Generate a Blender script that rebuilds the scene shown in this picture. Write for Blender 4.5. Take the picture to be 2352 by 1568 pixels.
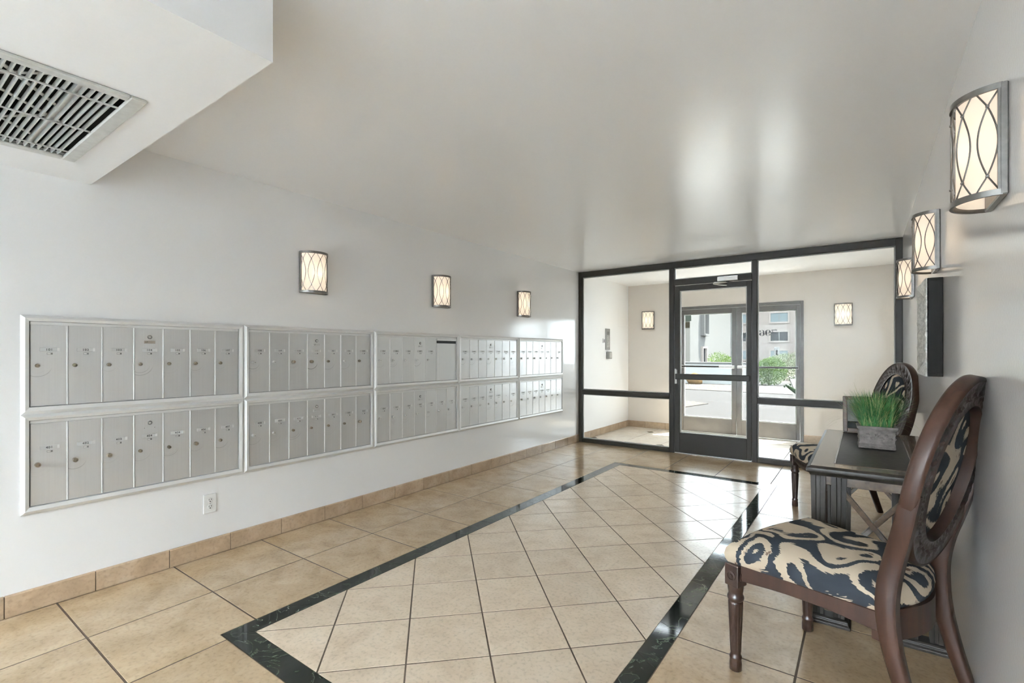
import bpy, bmesh, math, random
from mathutils import Vector, Matrix
random.seed(7)
R = math.radians
PI = math.pi
for o in list(bpy.data.objects):
    bpy.data.objects.remove(o)
SC = bpy.context.scene
COL = SC.collection

# ------------------------------------------------------------------ camera
CAM_H = 1.237
F_PX = 1118.0
YAW = math.atan((1985 - 1176) / F_PX)          # the room's long axis lies this far right of the lens axis
cam_d = bpy.data.cameras.new('camera')
cam_d.sensor_width = 36.0
cam_d.lens = 36.0 * F_PX / 2352.0
cam_d.shift_y = (811 - 784) / 2352.0
cam_d.clip_start = 0.02
cam_d.clip_end = 300
cam = bpy.data.objects.new('camera', cam_d)
cam.location = (0, 0, CAM_H)
cam.rotation_euler = (R(90), 0, YAW)
COL.objects.link(cam)
SC.camera = cam

# ------------------------------------------------------------------ sky, sun, exposure
SC.view_settings.view_transform = 'Standard'
SC.view_settings.look = 'None'
SC.view_settings.gamma = 1.0
SC.view_settings.use_curve_mapping = False
SC.view_settings.exposure = 1.05
SKY = 6.6
SUN = 39.0
W = bpy.data.worlds.new('sky')
W.use_nodes = True
bg = W.node_tree.nodes['Background']
bg.inputs[0].default_value = (0.84, 0.92, 1.0, 1)
bg.inputs[1].default_value = SKY
SC.world = W
sun_d = bpy.data.lights.new('sun', 'SUN')
sun_d.energy = SUN
sun_d.angle = R(0.6)
sun_d.color = (1.0, 0.96, 0.9)
sun = bpy.data.objects.new('sun', sun_d)
COL.objects.link(sun)
sun.rotation_euler = Vector((-0.2, -0.40, -1.0)).to_track_quat('-Z', 'Y').to_euler()
FILL_VEST = 8.0          # added long fill lamp, hidden in the vestibule
FILL_LAMP = 112.0         # added fill lamps, unseen in the lobby behind the viewer
SCONCE_E = 0.16     # glow of a sconce's frosted shade
SCONCE_W = 0.062    # its bulb


def portal(name, loc, rot, sx, sy):
    d = bpy.data.lights.new(name, 'AREA')          # guides sky light through a glazed opening, gives no light itself
    d.shape = 'RECTANGLE'
    d.size, d.size_y = sx, sy
    d.cycles.is_portal = True
    o = bpy.data.objects.new(name, d)
    o.location, o.rotation_euler = loc, rot
    COL.objects.link(o)


portal('sky_portal', (-1.546, 8.10, 0.99), (R(-90), 0, 0), 1.74, 1.98)
try:
    SC.cycles.max_bounces = 8
    SC.cycles.diffuse_bounces = 5
    SC.cycles.transparent_max_bounces = 16
    SC.cycles.adaptive_threshold = 0.2
    SC.cycles.adaptive_min_samples = 20
    SC.cycles.sample_clamp_indirect = 6.0
    SC.cycles.caustics_reflective = False
    SC.cycles.caustics_refractive = False
except Exception:
    pass

# ------------------------------------------------------------------ room measures (metres)
XL, XR = -3.25, 0.305        # left and right wall
YB, YP, YV = -6.0, 6.10, 7.862   # back wall, glass partition, outer wall
ZC = 2.37                    # ceiling

# ------------------------------------------------------------------ materials
MATS = {}


def nt(m):
    return m.node_tree.nodes, m.node_tree.links


def mat(name, col, rough=0.5, metal=0.0, spec=0.5, noise=None, bump=None, emit=None, coat=0.0):
    """noise=(scale, amount, detail)   bump=(scale, strength)"""
    m = bpy.data.materials.new(name)
    m.use_nodes = True
    N, L = nt(m)
    b = N['Principled BSDF']
    b.inputs['Base Color'].default_value = (*col, 1)
    b.inputs['Roughness'].default_value = rough
    b.inputs['Metallic'].default_value = metal
    b.inputs['Specular IOR Level'].default_value = spec
    b.inputs['Coat Weight'].default_value = coat
    if emit:
        b.inputs['Emission Color'].default_value = (*emit[0], 1)
        b.inputs['Emission Strength'].default_value = emit[1]
    if noise or bump:
        tc = N.new('ShaderNodeTexCoord')
    if noise:
        n = N.new('ShaderNodeTexNoise')
        n.inputs['Scale'].default_value = noise[0]
        n.inputs['Detail'].default_value = noise[2] if len(noise) > 2 else 4
        L.new(tc.outputs['Object'], n.inputs['Vector'])
        r = N.new('ShaderNodeMapRange')
        r.inputs['To Min'].default_value = 1 - noise[1]
        r.inputs['To Max'].default_value = 1 + noise[1]
        r.inputs['From Min'].default_value = 0.3
        r.inputs['From Max'].default_value = 0.7
        L.new(n.outputs['Fac'], r.inputs['Value'])
        h = N.new('ShaderNodeHueSaturation')
        h.inputs['Color'].default_value = (*col, 1)
        L.new(r.outputs[0], h.inputs['Value'])
        L.new(h.outputs[0], b.inputs['Base Color'])
    if bump:
        n2 = N.new('ShaderNodeTexNoise')
        n2.inputs['Scale'].default_value = bump[0]
        n2.inputs['Detail'].default_value = 3
        L.new(tc.outputs['Object'], n2.inputs['Vector'])
        bp = N.new('ShaderNodeBump')
        bp.inputs['Strength'].default_value = bump[1]
        bp.inputs['Distance'].default_value = 0.01
        L.new(n2.outputs['Fac'], bp.inputs['Height'])
        L.new(bp.outputs[0], b.inputs['Normal'])
    MATS[name] = m
    return m


def ramp(N, L, src, stops, interp='LINEAR'):
    r = N.new('ShaderNodeValToRGB')
    r.color_ramp.interpolation = interp
    e = r.color_ramp.elements
    e[0].position, e[0].color = stops[0][0], (*stops[0][1], 1)
    e[1].position, e[1].color = stops[-1][0], (*stops[-1][1], 1)
    for p, c in stops[1:-1]:
        k = e.new(p)
        k.color = (*c, 1)
    L.new(src, r.inputs[0])
    return r


mat('wall_paint', (0.905, 0.90, 0.895), 0.11, spec=0.45, bump=(95, 0.035))
mat('ceiling_paint', (0.955, 0.955, 0.955), 0.26, spec=0.45, bump=(60, 0.03))
mat('far_wall_paint', (0.66, 0.605, 0.55), 0.42, spec=0.4, bump=(95, 0.03))
mat('grout', (0.085, 0.058, 0.036), 0.8)
mat('bounce_floor', (0.78, 0.78, 0.77), 0.5, noise=(120, 0.05))
mat('bronze', (0.020, 0.0165, 0.0125), 0.45, spec=0.2, bump=(400, 0.01))
mat('bronze_hazed', (0.115, 0.108, 0.10), 0.38, metal=0.25, noise=(9, 0.12))  # street door bronze lightened: glare haze is put into the colour
mat('gasket', (0.55, 0.54, 0.52), 0.5)
mat('steel', (0.62, 0.61, 0.58), 0.32, metal=0.9)
mat('nickel', (0.20, 0.19, 0.175), 0.36, metal=0.85, noise=(60, 0.12))
mat('aluminium_trim', (0.82, 0.82, 0.81), 0.5, metal=0.35, bump=(300, 0.01))
mat('label_card', (0.60, 0.60, 0.59), 0.5)
mat('slot_shadow', (0.16, 0.16, 0.155), 0.6)
mat('black', (0.012, 0.012, 0.012), 0.5)
mat('numeral_black', (0.0015, 0.0015, 0.0015), 0.9, spec=0.0)
mat('ink', (0.02, 0.02, 0.02), 0.6)
mat('lock_brass', (0.30, 0.26, 0.20), 0.35, metal=0.8)
mat('lock_steel', (0.74, 0.74, 0.72), 0.28, metal=0.8)
mat('plate_bronze', (0.33, 0.29, 0.24), 0.45, metal=0.4)
mat('white_plastic', (0.80, 0.79, 0.77), 0.35)
mat('vent_metal', (0.58, 0.58, 0.55), 0.45, metal=0.25, noise=(30, 0.08))
mat('vent_dark', (0.018, 0.018, 0.015), 0.9)
mat('picture_black', (0.012, 0.011, 0.010), 0.8, spec=0.15)
mat('silver_leaf', (0.66, 0.65, 0.62), 0.38, metal=0.45, noise=(70, 0.25), bump=(120, 0.5))
mat('print_grey', (0.42, 0.42, 0.40), 0.5, noise=(18, 0.3))
mat('stone_planter', (0.23, 0.205, 0.19), 0.75, noise=(38, 0.30), bump=(160, 0.35))
mat('soil', (0.03, 0.025, 0.02), 0.9)
mat('intercom_steel', (0.33, 0.32, 0.30), 0.45, metal=0.5)
mat('stucco_white', (0.0888, 0.0878, 0.0841), 0.9, spec=0.0, noise=(5, 0.05), bump=(6, 0.6))
mat('stucco_shade', (0.0912, 0.0859, 0.0761), 0.9, spec=0.0)
mat('stucco_pink', (0.1460, 0.1278, 0.1144), 0.9, spec=0.0, noise=(2, 0.03))
mat('trim_pink', (0.1648, 0.1460, 0.1317), 0.85, spec=0.0)
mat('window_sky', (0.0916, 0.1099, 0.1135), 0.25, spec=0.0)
mat('window_dark', (0.0109, 0.0117, 0.0121), 0.2, spec=0.0)
mat('window_frame', (0.0867, 0.0867, 0.0841), 0.6, spec=0.0)
mat('sign_green', (0.0220, 0.0260, 0.0199), 0.5, spec=0.0)
mat('sign_brown', (0.0109, 0.0096, 0.0051), 0.5, spec=0.0, noise=(9, 0.5))
mat('boulder', (0.0689, 0.0445, 0.0220), 0.9, spec=0.0, noise=(9, 0.3), bump=(12, 0.5))
mat('gravel_ground', (0.0381, 0.0348, 0.0320), 0.95, spec=0.0, noise=(22, 0.22), bump=(40, 0.6))
mat('concrete_white', (0.0554, 0.0548, 0.0532), 0.9, spec=0.0)
mat('bounce_concrete', (0.86, 0.86, 0.85), 0.8, spec=0.2, noise=(6, 0.03))
mat('planter_white', (0.1520, 0.1553, 0.1495), 0.85, spec=0.0)
mat('fill_housing', (0.7, 0.7, 0.7), 0.5)
mat('fill_diffuser', (0.9, 0.9, 0.9), 0.5, emit=((0.80, 0.91, 1.0), FILL_LAMP))
mat('fill_vestibule', (0.9, 0.9, 0.9), 0.5, emit=((0.84, 0.93, 1.0), FILL_VEST))
mat('cactus', (0.0069, 0.0128, 0.0051), 0.7, spec=0.0)


def tile_mat(name, c1, c2, c3, rough):
    m = mat(name, c1, rough, spec=0.5)
    N, L = nt(m)
    b = N['Principled BSDF']
    tc = N.new('ShaderNodeTexCoord')
    oi = N.new('ShaderNodeObjectInfo')
    ad = N.new('ShaderNodeVectorMath')
    ad.operation = 'ADD'
    sc = N.new('ShaderNodeVectorMath')
    sc.operation = 'SCALE'
    sc.inputs['Scale'].default_value = 37.0
    cmb = N.new('ShaderNodeCombineXYZ')
    L.new(oi.outputs['Random'], cmb.inputs[0])
    L.new(oi.outputs['Random'], cmb.inputs[1])
    L.new(cmb.outputs[0], sc.inputs[0])
    L.new(tc.outputs['Object'], ad.inputs[0])
    L.new(sc.outputs[0], ad.inputs[1])
    n = N.new('ShaderNodeTexNoise')
    n.inputs['Scale'].default_value = 5.5
    n.inputs['Detail'].default_value = 7
    n.inputs['Roughness'].default_value = 0.62
    n.inputs['Distortion'].default_value = 0.5
    L.new(ad.outputs[0], n.inputs['Vector'])
    r = ramp(N, L, n.outputs['Fac'], [(0.30, c2), (0.5, c1), (0.72, c3)])
    n2 = N.new('ShaderNodeTexNoise')
    n2.inputs['Scale'].default_value = 60
    n2.inputs['Detail'].default_value = 5
    L.new(ad.outputs[0], n2.inputs['Vector'])
    r2 = N.new('ShaderNodeMapRange')
    r2.inputs['From Min'].default_value = 0.28
    r2.inputs['From Max'].default_value = 0.5
    r2.inputs['To Min'].default_value = 0.80
    r2.inputs['To Max'].default_value = 1.0
    L.new(n2.outputs['Fac'], r2.inputs['Value'])
    vr = N.new('ShaderNodeMapRange')
    vr.inputs['To Min'].default_value = 0.95
    vr.inputs['To Max'].default_value = 1.05
    L.new(oi.outputs['Random'], vr.inputs['Value'])
    mu = N.new('ShaderNodeMath')
    mu.operation = 'MULTIPLY'
    L.new(r2.outputs[0], mu.inputs[0])
    L.new(vr.outputs[0], mu.inputs[1])
    h = N.new('ShaderNodeHueSaturation')
    L.new(r.outputs[0], h.inputs['Color'])
    L.new(mu.outputs[0], h.inputs['Value'])
    L.new(h.outputs[0], b.inputs['Base Color'])
    bp = N.new('ShaderNodeBump')
    bp.inputs['Strength'].default_value = 0.06
    bp.inputs['Distance'].default_value = 0.01
    L.new(n.outputs['Fac'], bp.inputs['Height'])
    L.new(bp.outputs[0], b.inputs['Normal'])
    return m


tile_mat('tile_tan', (0.46, 0.335, 0.205), (0.37, 0.26, 0.15), (0.53, 0.405, 0.265), 0.20)
tile_mat('tile_buff', (0.69, 0.56, 0.42), (0.59, 0.465, 0.34), (0.75, 0.63, 0.49), 0.22)
tile_mat('tile_pale', (0.72, 0.64, 0.54), (0.64, 0.56, 0.46), (0.77, 0.70, 0.61), 0.23)
tile_mat('tile_base', (0.42, 0.305, 0.20), (0.33, 0.235, 0.15), (0.50, 0.385, 0.275), 0.30)


def marble():
    m = mat('marble_green', (0.01, 0.012, 0.01), 0.07, spec=0.45)
    N, L = nt(m)
    b = N['Principled BSDF']
    tc = N.new('ShaderNodeTexCoord')
    n0 = N.new('ShaderNodeTexNoise')
    n0.inputs['Scale'].default_value = 7
    n0.inputs['Detail'].default_value = 8
    n0.inputs['Distortion'].default_value = 1.6
    oi = N.new('ShaderNodeObjectInfo')
    vs = N.new('ShaderNodeVectorMath')
    vs.operation = 'ADD'
    L.new(tc.outputs['Object'], vs.inputs[0])
    L.new(oi.outputs['Location'], vs.inputs[1])
    L.new(vs.outputs[0], n0.inputs['Vector'])
    a = N.new('ShaderNodeMath')
    a.operation = 'SUBTRACT'
    a.inputs[1].default_value = 0.5
    L.new(n0.outputs['Fac'], a.inputs[0])
    ab = N.new('ShaderNodeMath')
    ab.operation = 'ABSOLUTE'
    L.new(a.outputs[0], ab.inputs[0])
    r = ramp(N, L, ab.outputs[0], [(0.0, (0.15, 0.18, 0.13)), (0.006, (0.045, 0.06, 0.042)), (0.02, (0.010, 0.013, 0.009)), (0.2, (0.004, 0.005, 0.004))])
    L.new(r.outputs[0], b.inputs['Base Color'])
    return m


marble()


def wood(name, c1, c2, rough, scale=9, coat=0.0, stretch=(1, 1, 0.12), spec=0.45):
    m = mat(name, c1, rough, spec=spec, coat=coat)
    N, L = nt(m)
    b = N['Principled BSDF']
    tc = N.new('ShaderNodeTexCoord')
    mp = N.new('ShaderNodeMapping')
    mp.inputs['Scale'].default_value = stretch
    L.new(tc.outputs['Object'], mp.inputs[0])
    n = N.new('ShaderNodeTexNoise')
    n.inputs['Scale'].default_value = scale * 4
    n.inputs['Detail'].default_value = 6
    n.inputs['Distortion'].default_value = 0.8
    L.new(mp.outputs[0], n.inputs['Vector'])
    r = ramp(N, L, n.outputs['Fac'], [(0.3, c2), (0.68, c1)])
    L.new(r.outputs[0], b.inputs['Base Color'])
    bp = N.new('ShaderNodeBump')
    bp.inputs['Strength'].default_value = 0.08
    bp.inputs['Distance'].default_value = 0.004
    L.new(n.outputs['Fac'], bp.inputs['Height'])
    L.new(bp.outputs[0], b.inputs['Normal'])
    return m


wood('mahogany', (0.038, 0.0165, 0.0095), (0.019, 0.008, 0.005), 0.42, spec=0.25)
wood('carved_wood', (0.036, 0.018, 0.013), (0.016, 0.008, 0.006), 0.28, coat=0.1)
wood('table_wood', (0.125, 0.088, 0.062), (0.07, 0.05, 0.036), 0.2, stretch=(1, 0.1, 1), coat=0.4)
wood('table_black', (0.034, 0.028, 0.023), (0.014, 0.012, 0.010), 0.42, spec=0.25)
wood('frame_wood', (0.09, 0.05, 0.028), (0.045, 0.025, 0.015), 0.35)


def brushed():
    m = mat('aluminium_door', (0.70, 0.70, 0.695), 0.40, metal=0.6)
    N, L = nt(m)
    b = N['Principled BSDF']
    tc = N.new('ShaderNodeTexCoord')
    mp = N.new('ShaderNodeMapping')
    mp.inputs['Scale'].default_value = (160, 1, 3)
    L.new(tc.outputs['Object'], mp.inputs[0])
    n = N.new('ShaderNodeTexNoise')
    n.inputs['Scale'].default_value = 1
    n.inputs['Detail'].default_value = 3
    L.new(mp.outputs[0], n.inputs['Vector'])
    oi = N.new('ShaderNodeObjectInfo')
    # scuff arcs: wear left by swinging keys, centred on the lock
    sp = N.new('ShaderNodeSeparateXYZ')
    L.new(tc.outputs['Object'], sp.inputs[0])

    def math_(op, a, bb):
        k = N.new('ShaderNodeMath')
        k.operation = op
        for i, v in enumerate((a, bb)):
            if v is None:
                continue
            if isinstance(v, (int, float)):
                k.inputs[i].default_value = v
            else:
                L.new(v, k.inputs[i])
        return k.outputs[0]
    dx = math_('SUBTRACT', sp.outputs[0], 0.024)
    dz = math_('SUBTRACT', sp.outputs[2], 0.196)
    d = math_('SQRT', math_('ADD', math_('MULTIPLY', dx, dx), math_('MULTIPLY', dz, dz)), None)
    n3 = N.new('ShaderNodeTexNoise')
    n3.noise_dimensions = '1D'
    n3.inputs['Scale'].default_value = 130
    n3.inputs['Detail'].default_value = 2
    L.new(math_('ADD', d, math_('MULTIPLY', oi.outputs['Random'], 9.0)), n3.inputs['W'])
    ring = N.new('ShaderNodeMapRange')
    ring.inputs['From Min'].default_value = 0.56
    ring.inputs['From Max'].default_value = 0.72
    L.new(n3.outputs['Fac'], ring.inputs['Value'])
    band = N.new('ShaderNodeMapRange')           # only between 3 and 6.5 cm
    band.inputs['From Min'].default_value = 0.030
    band.inputs['From Max'].default_value = 0.045
    L.new(d, band.inputs['Value'])
    band2 = N.new('ShaderNodeMapRange')
    band2.inputs['From Min'].default_value = 0.075
    band2.inputs['From Max'].default_value = 0.055
    L.new(d, band2.inputs['Value'])
    low = N.new('ShaderNodeMapRange')
    low.inputs['From Min'].default_value = -0.008
    low.inputs['From Max'].default_value = -0.04
    L.new(dz, low.inputs['Value'])
    scuff = math_('MULTIPLY', math_('MULTIPLY', ring.outputs[0], band.outputs[0]), math_('MULTIPLY', band2.outputs[0], low.outputs[0]))
    scuff = math_('MULTIPLY', scuff, math_('MULTIPLY', oi.outputs['Random'], 0.55))
    v = N.new('ShaderNodeMapRange')
    v.inputs['To Min'].default_value = 0.955
    v.inputs['To Max'].default_value = 1.045
    L.new(n.outputs['Fac'], v.inputs['Value'])
    v2 = N.new('ShaderNodeMapRange')
    v2.inputs['To Min'].default_value = 0.94
    v2.inputs['To Max'].default_value = 1.05
    L.new(oi.outputs['Random'], v2.inputs['Value'])
    val = math_('MULTIPLY', math_('MULTIPLY', v.outputs[0], v2.outputs[0]), math_('SUBTRACT', 1.0, scuff))
    h = N.new('ShaderNodeHueSaturation')
    h.inputs['Color'].default_value = (0.70, 0.70, 0.695, 1)
    L.new(val, h.inputs['Value'])
    L.new(h.outputs[0], b.inputs['Base Color'])
    return m


brushed()


def ikat(name, scale, dark, cream, brown):
    """dark cloth with cream scrolls that have feathered edges, small brown eyes"""
    m = mat(name, dark, 0.9, spec=0.15)
    N, L = nt(m)
    b = N['Principled BSDF']
    tc = N.new('ShaderNodeTexCoord')
    # feathered edges: jitter along one direction with stretched fine noise
    mp = N.new('ShaderNodeMapping')
    mp.inputs['Scale'].default_value = (300, 20, 90)
    L.new(tc.outputs['Object'], mp.inputs[0])
    fn = N.new('ShaderNodeTexNoise')
    fn.inputs['Scale'].default_value = 1.0
    fn.inputs['Detail'].default_value = 1
    L.new(mp.outputs[0], fn.inputs['Vector'])
    wn = N.new('ShaderNodeTexNoise')
    wn.inputs['Scale'].default_value = scale * 1.1
    wn.inputs['Detail'].default_value = 0
    L.new(tc.outputs['Object'], wn.inputs['Vector'])

    def vm(op, a, bb):
        k = N.new('ShaderNodeVectorMath')
        k.operation = op
        for i, v in enumerate((a, bb)):
            if isinstance(v, tuple):
                k.inputs[i].default_value = v
            elif v is not None:
                L.new(v, k.inputs[i])
        return k
    w = vm('MULTIPLY', vm('SUBTRACT', wn.outputs['Color'], (0.5, 0.5, 0.5)).outputs[0], (0.26, 0.26, 0.06)).outputs[0]
    f = vm('MULTIPLY', vm('SUBTRACT', fn.outputs['Color'], (0.5, 0.5, 0.5)).outputs[0], (0.005, 0.034, 0.010)).outputs[0]
    p = vm('ADD', vm('ADD', tc.outputs['Object'], w).outputs[0], f).outputs[0]
    vo = N.new('ShaderNodeTexVoronoi')
    vo.feature = 'SMOOTH_F1'
    vo.inputs['Scale'].default_value = scale
    vo.inputs['Smoothness'].default_value = 0.25
    L.new(p, vo.inputs['Vector'])
    # spirals: distance plus angle-like term from a second noise
    n2 = N.new('ShaderNodeTexNoise')
    n2.inputs['Scale'].default_value = scale * 0.9
    n2.inputs['Detail'].default_value = 0
    L.new(p, n2.inputs['Vector'])
    a = N.new('ShaderNodeMath')
    a.operation = 'MULTIPLY_ADD'
    a.inputs[1].default_value = 1.5
    L.new(n2.outputs['Fac'], a.inputs[0])
    L.new(vo.outputs['Distance'], a.inputs[2])
    s = N.new('ShaderNodeMath')
    s.operation = 'MULTIPLY'
    s.inputs[1].default_value = 15.5
    L.new(a.outputs[0], s.inputs[0])
    sn = N.new('ShaderNodeMath')
    sn.operation = 'SINE'
    L.new(s.outputs[0], sn.inputs[0])
    r = ramp(N, L, sn.outputs[0], [(0.0, dark), (0.02, dark), (0.10, cream), (1.0, cream)])
    # brown eyes where a cell centre is near
    v2 = N.new('ShaderNodeTexVoronoi')
    v2.inputs['Scale'].default_value = scale * 2.1
    L.new(p, v2.inputs['Vector'])
    r2 = ramp(N, L, v2.outputs['Distance'], [(0.17, (1, 1, 1)), (0.21, (0, 0, 0))])
    gt = N.new('ShaderNodeMath')
    gt.operation = 'GREATER_THAN'
    gt.inputs[1].default_value = 0.55
    L.new(sn.outputs[0], gt.inputs[0])
    mm = N.new('ShaderNodeMath')
    mm.operation = 'MULTIPLY'
    L.new(r2.outputs[0], mm.inputs[0])
    L.new(gt.outputs[0], mm.inputs[1])
    mx = N.new('ShaderNodeMixRGB')
    mx.inputs['Color2'].default_value = (*brown, 1)
    L.new(mm.outputs[0], mx.inputs['Fac'])
    L.new(r.outputs[0], mx.inputs['Color1'])
    L.new(mx.outputs[0], b.inputs['Base Color'])
    wv = N.new('ShaderNodeTexNoise')
    wv.inputs['Scale'].default_value = 700
    L.new(tc.outputs['Object'], wv.inputs['Vector'])
    bp = N.new('ShaderNodeBump')
    bp.inputs['Strength'].default_value = 0.25
    bp.inputs['Distance'].default_value = 0.002
    L.new(wv.outputs['Fac'], bp.inputs['Height'])
    L.new(bp.outputs[0], b.inputs['Normal'])
    return m


ikat('ikat_cloth', 5.6, (0.022, 0.026, 0.032), (0.56, 0.46, 0.34), (0.16, 0.10, 0.07))


def glass(name, tint=(1, 1, 1), ior=1.45):
    m = bpy.data.materials.new(name)
    m.use_nodes = True
    N, L = nt(m)
    N.remove(N['Principled BSDF'])
    out = N['Material Output']
    t = N.new('ShaderNodeBsdfTransparent')
    t.inputs[0].default_value = (*tint, 1)
    g = N.new('ShaderNodeBsdfGlossy')
    g.inputs['Roughness'].default_value = 0.01
    fr = N.new('ShaderNodeFresnel')
    fr.inputs['IOR'].default_value = ior
    mx = N.new('ShaderNodeMixShader')
    sc = N.new('ShaderNodeMath')
    sc.operation = 'MULTIPLY'
    sc.inputs[1].default_value = 0.45
    L.new(fr.outputs[0], sc.inputs[0])
    L.new(sc.outputs[0], mx.inputs[0])
    L.new(t.outputs[0], mx.inputs[1])
    L.new(g.outputs[0], mx.inputs[2])
    L.new(mx.outputs[0], out.inputs['Surface'])
    MATS[name] = m
    return m


glass('clear_glass', (0.975, 0.985, 0.98))
glass('door_glass', (0.96, 0.975, 0.97))


def shade_mat():
    m = bpy.data.materials.new('frosted_shade')
    m.use_nodes = True
    N, L = nt(m)
    N.remove(N['Principled BSDF'])
    out = N['Material Output']
    t = N.new('ShaderNodeBsdfTranslucent')
    t.inputs[0].default_value = (0.95, 0.86, 0.74, 1)
    d = N.new('ShaderNodeBsdfDiffuse')
    d.inputs[0].default_value = (0.85, 0.83, 0.8, 1)
    mx = N.new('ShaderNodeMixShader')
    mx.inputs[0].default_value = 0.35
    L.new(t.outputs[0], mx.inputs[1])
    L.new(d.outputs[0], mx.inputs[2])
    e = N.new('ShaderNodeEmission')
    e.inputs[0].default_value = (1.0, 0.88, 0.74, 1)
    e.inputs[1].default_value = SCONCE_E
    a = N.new('ShaderNodeAddShader')
    L.new(mx.outputs[0], a.inputs[0])
    L.new(e.outputs[0], a.inputs[1])
    L.new(a.outputs[0], out.inputs['Surface'])
    MATS['frosted_shade'] = m


shade_mat()


def paver_mat():
    m = mat('pavers', (0.42, 0.40, 0.39), 0.85, spec=0.0)
    N, L = nt(m)
    b = N['Principled BSDF']
    tc = N.new('ShaderNodeTexCoord')
    mp = N.new('ShaderNodeMapping')
    mp.inputs['Rotation'].default_value = (0, 0, R(45))
    L.new(tc.outputs['Object'], mp.inputs[0])
    br = N.new('ShaderNodeTexBrick')
    br.inputs['Scale'].default_value = 4.2
    br.inputs['Color1'].default_value = (0.0305, 0.0298, 0.0298, 1)
    br.inputs['Color2'].default_value = (0.0266, 0.0260, 0.0260, 1)
    br.inputs['Mortar'].default_value = (0.0163, 0.0155, 0.0155, 1)
    br.inputs['Mortar Size'].default_value = 0.018
    L.new(mp.outputs[0], br.inputs['Vector'])
    L.new(br.outputs['Color'], b.inputs['Base Color'])


paver_mat()


def leaf_mat(name, c1, c2, sp=0.3):
    m = mat(name, c1, 0.6, spec=sp)
    N, L = nt(m)
    b = N['Principled BSDF']
    tc = N.new('ShaderNodeTexCoord')
    n = N.new('ShaderNodeTexNoise')
    n.inputs['Scale'].default_value = 14
    n.inputs['Detail'].default_value = 5
    L.new(tc.outputs['Object'], n.inputs['Vector'])
    r = ramp(N, L, n.outputs['Fac'], [(0.35, c2), (0.65, c1)])
    L.new(r.outputs[0], b.inputs['Base Color'])


leaf_mat('leaf_bright', (0.0840, 0.1176, 0.0266), (0.0395, 0.0733, 0.0129), 0.0)
leaf_mat('leaf_green', (0.0529, 0.0878, 0.0170), (0.0236, 0.0475, 0.0078), 0.0)
leaf_mat('leaf_olive', (0.1013, 0.1119, 0.0713), (0.0617, 0.0752, 0.0421), 0.0)
leaf_mat('grass_blade', (0.085, 0.25, 0.075), (0.03, 0.11, 0.04))
leaf_mat('grass_tip', (0.42, 0.42, 0.20), (0.20, 0.28, 0.10))
mat('stone_light', (0.0453, 0.0430, 0.0409), 0.9, spec=0.0)
mat('bark', (0.0121, 0.0086, 0.0061), 0.9, spec=0.0)

# ------------------------------------------------------------------ mesh helpers


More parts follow.
